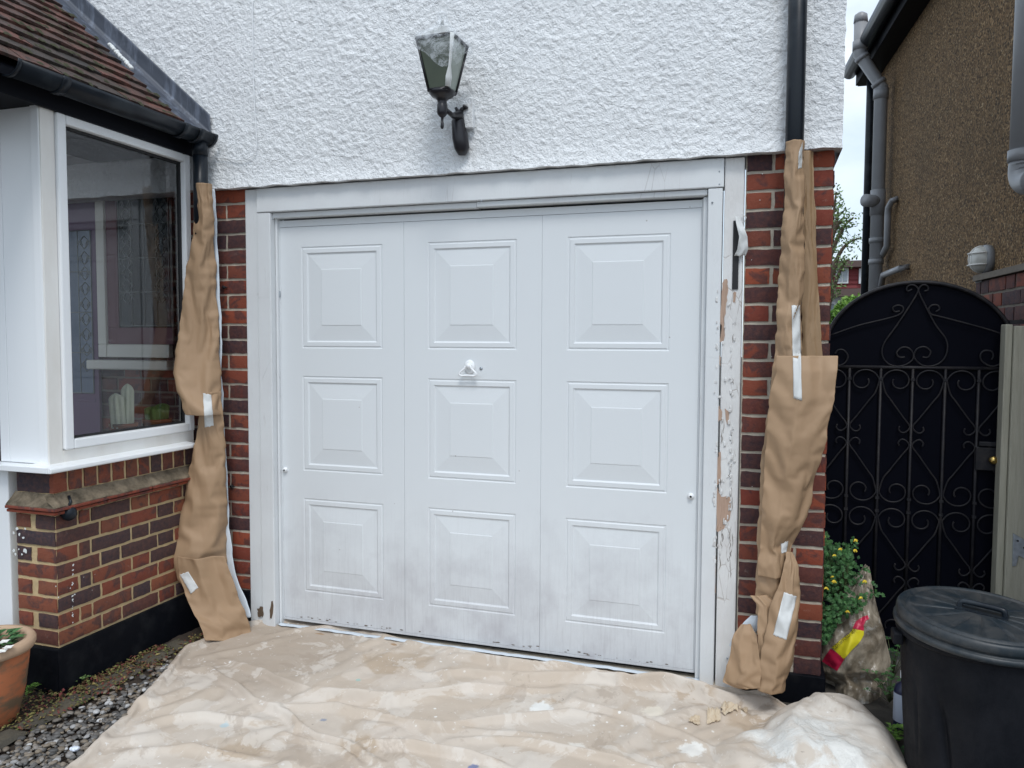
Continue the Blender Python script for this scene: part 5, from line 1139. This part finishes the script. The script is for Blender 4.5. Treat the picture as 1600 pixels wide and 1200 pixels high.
mb = MB(); mb.tube([onw(1402, 311, .0), onw(1394, 314, .05), onw(1388, 324, .05), onw(1387, 340, .05), onw(1386, 384, .05), onw(1380, 396, .05), onw(1374, 405, .05)], .024, 10); mb.build('waste_pipe', 'grey_pvc', nb)
mb = MB(); mb.tube([onw(1420, 417, .0), onw(1408, 419, .06), onw(1398, 423, .06), onw(1380, 430, .06), onw(1374, 460, .06)], .024, 10); mb.build('waste_pipe', 'grey_pvc', nb)
mb = MB(); a = onw(1599, 150, .08); ts = (a-A0).dot(D)-.0; bs = A0+D*ts+NN*.07; zl = onw(1594, 262, .07).z
mb.tube([Vector((bs.x, bs.y, zl)), Vector((bs.x, bs.y, ze))], .055, 20); mb.tube([Vector((bs.x, bs.y, zl+.02)), Vector((bs.x, bs.y, zl+.07))], .062, 20); mb.tube(cat([Vector((bs.x, bs.y, zl+.02)), Vector((bs.x, bs.y, zl-.04)), Vector((bs.x, bs.y, zl-.08))-D*.05, Vector((bs.x, bs.y, zl-.09))-D*.14]), .056, 20); mb.build('soil_pipe', 'grey_pvc', nb)
# brick lower wall with top drip
bt = onw(1524, 440, .05); tb = (bt-A0).dot(D); mb = MB(); zt2 = bt.z
q0 = A0+D*-.6+NN*.05; L_ = tb+.6
brick_face(mb, q0, D, L_, NN, 0, 1, courses(zt2-.0742*24, .0742, 24, lambda k: bond(k, 0, L_, ), 0, L_), seed=44, dark=.1)
bw = mb.build('brick_base', 'brick_dark', nb); mb = MB(); q1 = A0+D*(tb-.004)+NN*.044; qq = q0-NN*.006; mb.poly([Vector((p.x, p.y, -.05)) for p in (qq, q1, q1-NN*.08, qq-NN*.08)], (0, 0, zt2+.045)); mb.build('mortar', 'mortar_dark', bw)
mb = MB(); mb.poly([Vector((p.x, p.y, zt2)) for p in (q0+NN*.02, q1+NN*.02, q1-NN*.06, q0-NN*.06)], (0, 0, .03)); mb.build('drip_course', 'mortar_dark', bw)
# bulkhead light
c_ = onw(1547, 405, .04); ax = NN
lamp = thing('bulkhead_lamp', 'round wall lamp with ribbed clear cover on the brown pebbledash above the brick base', 'lamp', c_)
def ring(mb, c_, prof, n=28, sq=1.0):
    vs = []; fs = []
    for (r_, h) in prof:
        for k in range(n): q = 2*math.pi*k/n; vs.append(c_+D*r_*math.cos(q)*sq+Vector((0, 0, r_*math.sin(q)))+NN*h)
    for i in range(len(prof)-1):
        for k in range(n): fs.append((i*n+k, i*n+(k+1) % n, (i+1)*n+(k+1) % n, (i+1)*n+k))
    mb.add(vs, fs, 0, 0, True)
c0 = onw(1547, 405, 0)
mb = MB(); ring(mb, c0, [(.0, .0), (.072, .0), (.075, .02), (.072, .035), (0, .036)]); mb.build('lamp_base', 'grey_pvc', lamp)
mb = MB(); ring(mb, c0, [(.067, .035), (.066, .055), (.056, .075), (.037, .088), (0, .092)]); mb.build('lamp_shade', 'lamp_plastic', lamp)
mb = MB(); 
for s_ in (-.03, .03): mb.tube([c0+Vector((0, 0, s_))+D*.069*math.cos(q)+NN*(.037+.064*math.sin(q)) for q in [math.pi*i/12 for i in range(13)]], .004, 6)
mb.tube([c0+Vector((0, 0, .069*math.cos(q)))+NN*(.037+.064*math.sin(q)) for q in [math.pi*i/12 for i in range(13)]], .004, 6); mb.build('lamp_guard', 'pvc_warm', lamp)
mb = MB(); mb.poly([c0+Vector((0, 0, -.12))-D*.05, c0+Vector((0, 0, -.12))+D*.05, c0+Vector((0, 0, -.085))+D*.05, c0+Vector((0, 0, -.085))-D*.05], NN*.05); mb.build('lamp_bracket', 'gasket', lamp)
# ================================================================== BIN
bc = Vector((2.935, -.545, 0))
bn = thing('dustbin', 'black plastic dustbin with a ribbed round lid in front of the iron gate', 'dustbin', (bc.x, bc.y, GZ))
mb = MB(); hb = .53
def bb(u, v):
    a = 2*math.pi*u; z = lerp(GZ, .466, v); r_ = lerp(.195, .227, v)
    deg = math.degrees(a); q1 = deg-(228+ (.30-z)*34); dent = .016*math.exp(-(q1/3.2)**2-((z-.17)/.13)**4)+.010*math.exp(-((deg-236)/14)**2-((z-.2)/.18)**2)-.006*math.exp(-((deg-215)/8)**2-((z-.2)/.2)**2)
    dent += .006*math.exp(-((deg-207)/2.0)**2-((z-.22)/.12)**4)
    r_ -= dent; r_ += .002*fb(math.cos(a), math.sin(a), z, 3, 3); return (bc.x+r_*math.cos(a), bc.y+r_*math.sin(a), z)
mb.grid(bb, 288, 50)
mb.lathe([(.226, .462), (.235, .464), (.239, .470), (.239, .484), (.234, .490), (.230, .492)], 72, (bc.x, bc.y, 0))
mb.build('bin_body', 'bin_plastic', bn)
ldp = thing('lid', None, None, (bc.x, bc.y, .51)); ldp.parent = bn; ldp.location = (0, 0, .51-GZ)
LT = Matrix.Translation((bc.x, bc.y, .492)) @ Matrix.Rotation(R(2.5), 4, 'Y') @ Matrix.Rotation(R(3.0), 4, 'X')
mb = MB()
prof = [(.240, -.010), (.246, -.008), (.248, -.002), (.2475, .006), (.243, .010), (.237, .011), (.236, .016), (.241, .019), (.242, .026), (.241, .040), (.237, .047), (.231, .050), (.224, .048), (.219, .042), (.214, .040), (.209, .043), (.204, .049), (.198, .0505), (.19, .0500), (.16, .052), (.12, .054), (.08, .055), (.04, .055), (0, .055)]
n = 192; vs = []; fs = []
for (r_, z) in prof:
    for k in range(n):
        a = 2*math.pi*k/n; rib = 0
        if .06 < r_ < .199: rib = .008*max(0, math.cos(a*14))**10*min(1, (.2-r_)/.02)*min(1, (r_-.05)/.03)
        vs.append(LT @ Vector((r_*math.cos(a), r_*math.sin(a), z-rib)))
for i in range(len(prof)-1):
    for k in range(n): fs.append((i*n+k, i*n+(k+1) % n, (i+1)*n+(k+1) % n, (i+1)*n+k))
mb.add(vs, fs, 0, 0, True); mb.build('lid_cover', 'lid_plastic', ldp)
mb = MB(); HR = Matrix.Rotation(R(-20), 4, 'Z')
hp = cat([Vector(p) for p in ((-.062, 0, .050), (-.060, 0, .070), (-.050, 0, .077), (0, 0, .078), (.050, 0, .077), (.060, 0, .070), (.062, 0, .050))], 5); mb.tube([LT @ HR @ p for p in hp], .009, 8)
b0 = len(mb.v); mb.box((-.072, -.024, .050), (.072, .024, .0575)); mb.v[b0:] = [tuple(LT @ HR @ Vector(v)) for v in mb.v[b0:]]; mb.build('lid_handle', 'black_plastic', ldp)
mb = MB(); a = R(187); hx_ = bc+Vector((.236*math.cos(a), .236*math.sin(a), 0)); mb.box((hx_.x-.022, hx_.y-.03, .43), (hx_.x+.008, hx_.y+.03, .47)); mb.build('side_handle', 'bin_plastic', bn, bevel=.006)
# bottle beside bin
k = P(1409, 1085, z=GZ+.0); bo = thing('bottle', 'white-labelled dark bottle standing half hidden behind the dustbin', 'bottle', (2.80, -.19, GZ))
k = P(1413, 1086, y=-.16)
mb = MB(); mb.lathe([(0, 0), (.034, 0), (.036, .01), (.036, .14), (.030, .165), (.014, .175), (.014, .19)], 20, (k.x, k.y, GZ)); mb.build('bottle_body', 'bottle_navy', bo)
mb = MB(); mb.lathe([(.0368, .03), (.0368, .135)], 20, (k.x, k.y, GZ)); mb.build('label_wrap', 'blue_label', bo); mb = MB(); mb.lathe([(.016, .19), (.016, .215), (0, .217)], 14, (k.x, k.y, GZ)); mb.build('cap', 'pvc', bo)
# ================================================================== SACK
sk_ = thing('gravel_sack', 'grubby clear plastic sack with a yellow and red printed band beside the right pier', 'sack', (2.66, .1, GZ))
rowsS = [(885, 1352, 1358), (930, 1310, 1366), (955, 1292, 1372), (985, 1286, 1381), (1030, 1276, 1391), (1050, 1277, 1390), (1062, 1290, 1384), (1068, 1305, 1378), (1092, 1300, 1377), (1112, 1310, 1370)]
def sackp(px, py, off=0.):
    l, r_ = interp(rowsS, py); u = max(0, min(1, (px-l)/(r_-l))); v = (py-885)/227
    b = .13*math.sin(math.pi*u)**.6*min(1, .15+v*1.6) if 0 < u < 1 else 0
    cre = fb(u*1.8, v*3, 3, 1.6, 3, 2); b += .015*cre+.022*facet(u*2.6, v*4, 31)+.012*facet(u*6+v, v*8, 33)+.005*facet(u*13, v*17, 35)
    if 1052 < py < 1076: b -= .03*(1-abs(py-1064)/12)
    return P(px, py, y=.16-b-off)
mb = MB()
def sf(u, v):
    py = lerp(885, 1112, v); l, r_ = interp(rowsS, py); l += 2*nz3(py*.03, 1, 0); return sackp(lerp(l, r_, u), py)
mb.grid(sf, 50, 90); mb.grid(lambda u, v: (lambda p: Vector((p.x, .16+.05*math.sin(math.pi*u)*min(1, v*3), p.z)))(sf(u, v)), 30, 40, flip=True)
mb.build('sack_body', 'sack_plastic', sk_)
# printed band: centre line of the photo band
cl = [(1296, 1041, 14, 0), (1303, 1030, 14, 0), (1309, 1021, 13.5, 1), (1322, 1008, 12, 1), (1334, 998, 10.5, 1), (1340, 990, 10, 1), (1341, 984, 9, 2), (1343, 975, 7, 2), (1350, 967, 4, 2), (1357, 964, 3, 2)]
def band(i0, i1, name, mat):
    mb = MB(); seg = cl[i0:i1]
    def fn(u, v):
        t = u*(len(seg)-1); i = min(len(seg)-2, int(t)); f = t-i; a, b = seg[i], seg[i+1]; cx_, cy_, hw = lerp(a[0], b[0], f), lerp(a[1], b[1], f), lerp(a[2], b[2], f)
        k = cl[min(len(cl)-1, i0+i+1)]; dx, dy = b[0]-a[0], b[1]-a[1]; l_ = math.hypot(dx, dy); nx, ny = -dy/l_, dx/l_
        return sackp(cx_+nx*hw*(2*v-1), cy_+ny*hw*(2*v-1), .005)
    mb.grid(fn, 24, 8); mb.build(name, mat, sk_)
band(0, 3, 'red_print', 'print_red'); band(2, 7, 'yellow_print', 'print_yellow'); band(6, 10, 'red_print', 'print_red')
def text(body, p0, p1, hpx, name, mat, parent, mapf, off=.014):
    cu = bpy.data.curves.new('t', 'FONT'); cu.body = body; cu.size = 1; cu.resolution_u = 3; ob = bpy.data.objects.new('t', cu); C.objects.link(ob)
    dg = bpy.context.evaluated_depsgraph_get(); me = ob.evaluated_get(dg).to_mesh(); vs = [v.co.copy() for v in me.vertices]; fs = [tuple(p.vertices) for p in me.polygons]; ob.evaluated_get(dg).to_mesh_clear(); bpy.data.objects.remove(ob)
    w_ = max(v.x for v in vs); dx, dy = (p1[0]-p0[0])/w_, (p1[1]-p0[1])/w_; l_ = math.hypot(dx, dy); nx, ny = dy/l_, -dx/l_
    mb = MB(); mb.add([mapf(p0[0]+dx*v.x+nx*v.y*hpx, p0[1]+dy*v.x+ny*v.y*hpx, off) for v in vs], fs); return mb.build(name, mat, parent)
text('COTSWOLD', (1304, 1016), (1329, 993), 9, 'lettering', 'print_ink', sk_, sackp); text('CHIPS', (1331, 991), (1340, 984), 8, 'lettering', 'print_ink', sk_, sackp)
text('2kg', (1322, 1052), (1346, 1022), 9, 'lettering', 'print_grey', sk_, sackp) if False else None
# ================================================================== COLUMBINE (yellow flowers)
pl_ = thing('flowering_plant', 'bushy green plant with yellow flowers growing above the plastic sack beside the pier', 'plant', (2.62, .22, GZ))
mb = MB(); ms = MB(); tips = []
outl = [(832, 1278, 1286), (846, 1278, 1312), (862, 1278, 1322), (880, 1278, 1328), (900, 1278, 1340), (925, 1278, 1352), (945, 1277, 1352), (962, 1277, 1312), (985, 1277, 1298), (1010, 1276, 1285)]
for i in range(620):
    py = rnd.uniform(836, 1000); l, r_ = interp(outl, py); px = rnd.uniform(l-14, r_)
    if nz3(px*.06, py*.06, 0, 1, 4) < -.16: continue
    p = P(px, py, y=rnd.uniform(.04, .26) if py < 930 else rnd.uniform(-.02, .12))
    d0 = rv3(); d0.z = abs(d0.z)*.3; d0.y -= .5
    for k in range(3):
        a = k*2.1+rnd.random(); dd = Vector((math.cos(a), -.45+.4*rnd.random(), math.sin(a))); q = p+dd*.010
        for j in (-.5, 0, .5): leaf(mb, q, (dd+Vector((j*dd.z, 0, -j*dd.x))), Vector((rnd.uniform(-.4, .4), -1, .6)), rnd.uniform(.012, .02), .012, rnd.random(), .15)
    if i % 5 == 0: ms.tube([Vector((2.62+rnd.uniform(-.04, .04), .2, .1)), p.lerp(Vector((2.62, .2, .2)), .4)+Vector((0, 0, .03)), p], .0016, 4)
for (px, py) in ((1345, 893), (1362, 925), (1366, 922), (1340, 905), (1358, 915), (1350, 888), (1330, 846), (1326, 850), (1334, 852), (1340, 878), (1330, 866), (1372, 928)):
    p = P(px, py, y=.1)
    for k in range(5): dd = rv3(); dd.y -= .5; leaf(mb, p+dd*.012, dd, Vector((0, -1, .5)), .018, .013, rnd.random(), .15)
mb.build('foliage', 'leaf_green', pl_); ms.build('stem', 'stem', pl_)
for (px, py) in ((1287, 836), (1337, 842), (1336, 858), (1313, 856), (1304, 866), (1301, 899), (1303, 906), (1291, 917), (1351, 906), (1282, 931), (1345, 932), (1324, 953)):
    mb = MB(); p = P(px, py, y=.01 if py > 900 else .05)
    for k in range(6): a = k*1.05+rnd.random()*.4; leaf(mb, p, Vector((math.cos(a)*.6, -.5, math.sin(a)*.5-.7)), Vector((0, -1, 0)), rnd.uniform(.009, .016), .007, rnd.random(), .2)
    mb.build('flower', 'petal_yellow', pl_)
weed('low green weed with a yellow bloom between the sack and the dustbin', Vector((P(1392, 1040, y=.0).x, -.0, GZ+.02)), 26, .02, 'leaf_green', .09, .12)
weed('bright green weed at the foot of the dustbin beside the dust sheet', Vector((P(1405, 1120, y=-.28).x, -.28, GZ+.0)), 14, .024, 'leaf_fresh', .05, .06)
weed('small weed by the dust sheet edge near the dustbin base', Vector((P(1420, 1165, y=-.42).x-.01, -.42, GZ)), 10, .016, 'leaf_green', .04, .03)
# ================================================================== FAR: house, tree, bush
fh = thing('distant_house', 'far red tile-hung house with a white window between the pier and neighbour', 'house', (7.0, 22, 0))
YH = 22
def hb_(name, a, b, mat, d0=0, d1=.3, parent=fh): 
    p = P(a[0], a[1], y=YH); q = P(b[0], b[1], y=YH); mb = MB(); mb.box((p.x, YH+d0, q.z), (q.x, YH+d1, p.z)); return mb.build(name, mat, parent)
hb_('tile_hung_wall', (1240, 416), (1420, 458), 'red_tiles', 0, 5); hb_('roof', (1230, 411), (1430, 416), 'far_roof', -.3, 5.2); hb_('roof', (1230, 454), (1430, 463), 'far_roof', -.5, 0)
hb_('lower_wall', (1240, 463), (1420, 640), 'far_white', .02, 5)
wn = hb_('window', (1306, 419), (1325, 443), 'far_white', -.08, -.01); hb_('pane', (1308, 422), (1315, 440), 'far_glass', -.10, -.081, wn); hb_('pane', (1317, 422), (1323, 440), 'far_glass', -.10, -.081, wn)
wn = hb_('window', (1342, 420), (1362, 443), 'far_white', -.08, -.01)
wn = hb_('window', (1292, 472), (1304, 500), 'far_white', -.08, -.01); hb_('pane', (1294, 475), (1302, 497), 'far_glass', -.10, -.081, wn)
mb = MB(); mb.box((2.2, 9.0, -.05), (4.4, 9.05, P(1300, 508, y=9).z)); tag(mb.build('garden_fence', 'weathered_timber'), 'dark garden fence behind the gate under the green bush', 'fence')
def crown(mb, fn, n, size, yr, rv=None):
    for i in range(n):
        p = fn()
        for k in range(3): leaf(mb, p+rv3()*size*.8, rv3(), rv3(), size*rnd.uniform(.7, 1.3), size*.6, rnd.random(), .2)
tr = thing('tree', 'slender green tree with loose leafy branches behind the right pier', 'tree', (3.1, 7.5, 0)); TY = 7.5
mb = MB(); ms = MB()
brs = [[(1290, 520), (1296, 440), (1299, 370), (1304, 320), (1307, 300)], [(1296, 440), (1310, 400), (1325, 380), (1343, 372)], [(1297, 400), (1312, 365), (1322, 350), (1334, 340)], [(1299, 370), (1310, 350), (1318, 340)], [(1293, 480), (1306, 440), (1318, 412), (1326, 406)], [(1298, 380), (1307, 345), (1310, 325)], [(1290, 500), (1300, 460), (1305, 450)]]
for b in brs:
    yo = rnd.uniform(-.4, .4); pts = cat([P(a, c_, y=TY+yo) for a, c_ in b], 4); ms.tube(pts, [lerp(.035, .008, i/(len(pts)-1)) for i in range(len(pts))], 6)
    for p in pts[3:]:
        for k in range(5): crown(mb, lambda: p+rv3()*rnd.uniform(.02, .13), 1, .045, 0)
mb.build('crown', 'leaf_tree', tr); ms.build('trunk', 'bark', tr)
bu = thing('bush', 'bright green bush behind the gate below the far red house', 'bush', (3.3, 8.2, 0)); mb = MB(); ms = MB()
for i in range(1500):
    px = rnd.uniform(1280, 1362); top_y = interp([(1280, 480), (1300, 495), (1318, 472), (1335, 466), (1348, 472), (1362, 480)], px)[0]; py = top_y+abs(rnd.gauss(0, 22)); crown(mb, lambda: P(px, py, y=8.2+rnd.uniform(-.3, .4)), 1, .06, 0)
for k in range(6): a = P(1300+k*8, 560, y=8.2); ms.tube([Vector((a.x, 8.2, 0)), a, P(1300+k*9, 500, y=8.2)], .02, 6)
mb.build('foliage', 'leaf_fresh', bu); ms.build('stem', 'bark', bu)
# dark alley floor weeds right of sack
weed('straggly weed growing at the foot of the iron gate behind the sack', Vector((2.83, .3, GZ)), 20, .018, 'leaf_green', .08, .16)
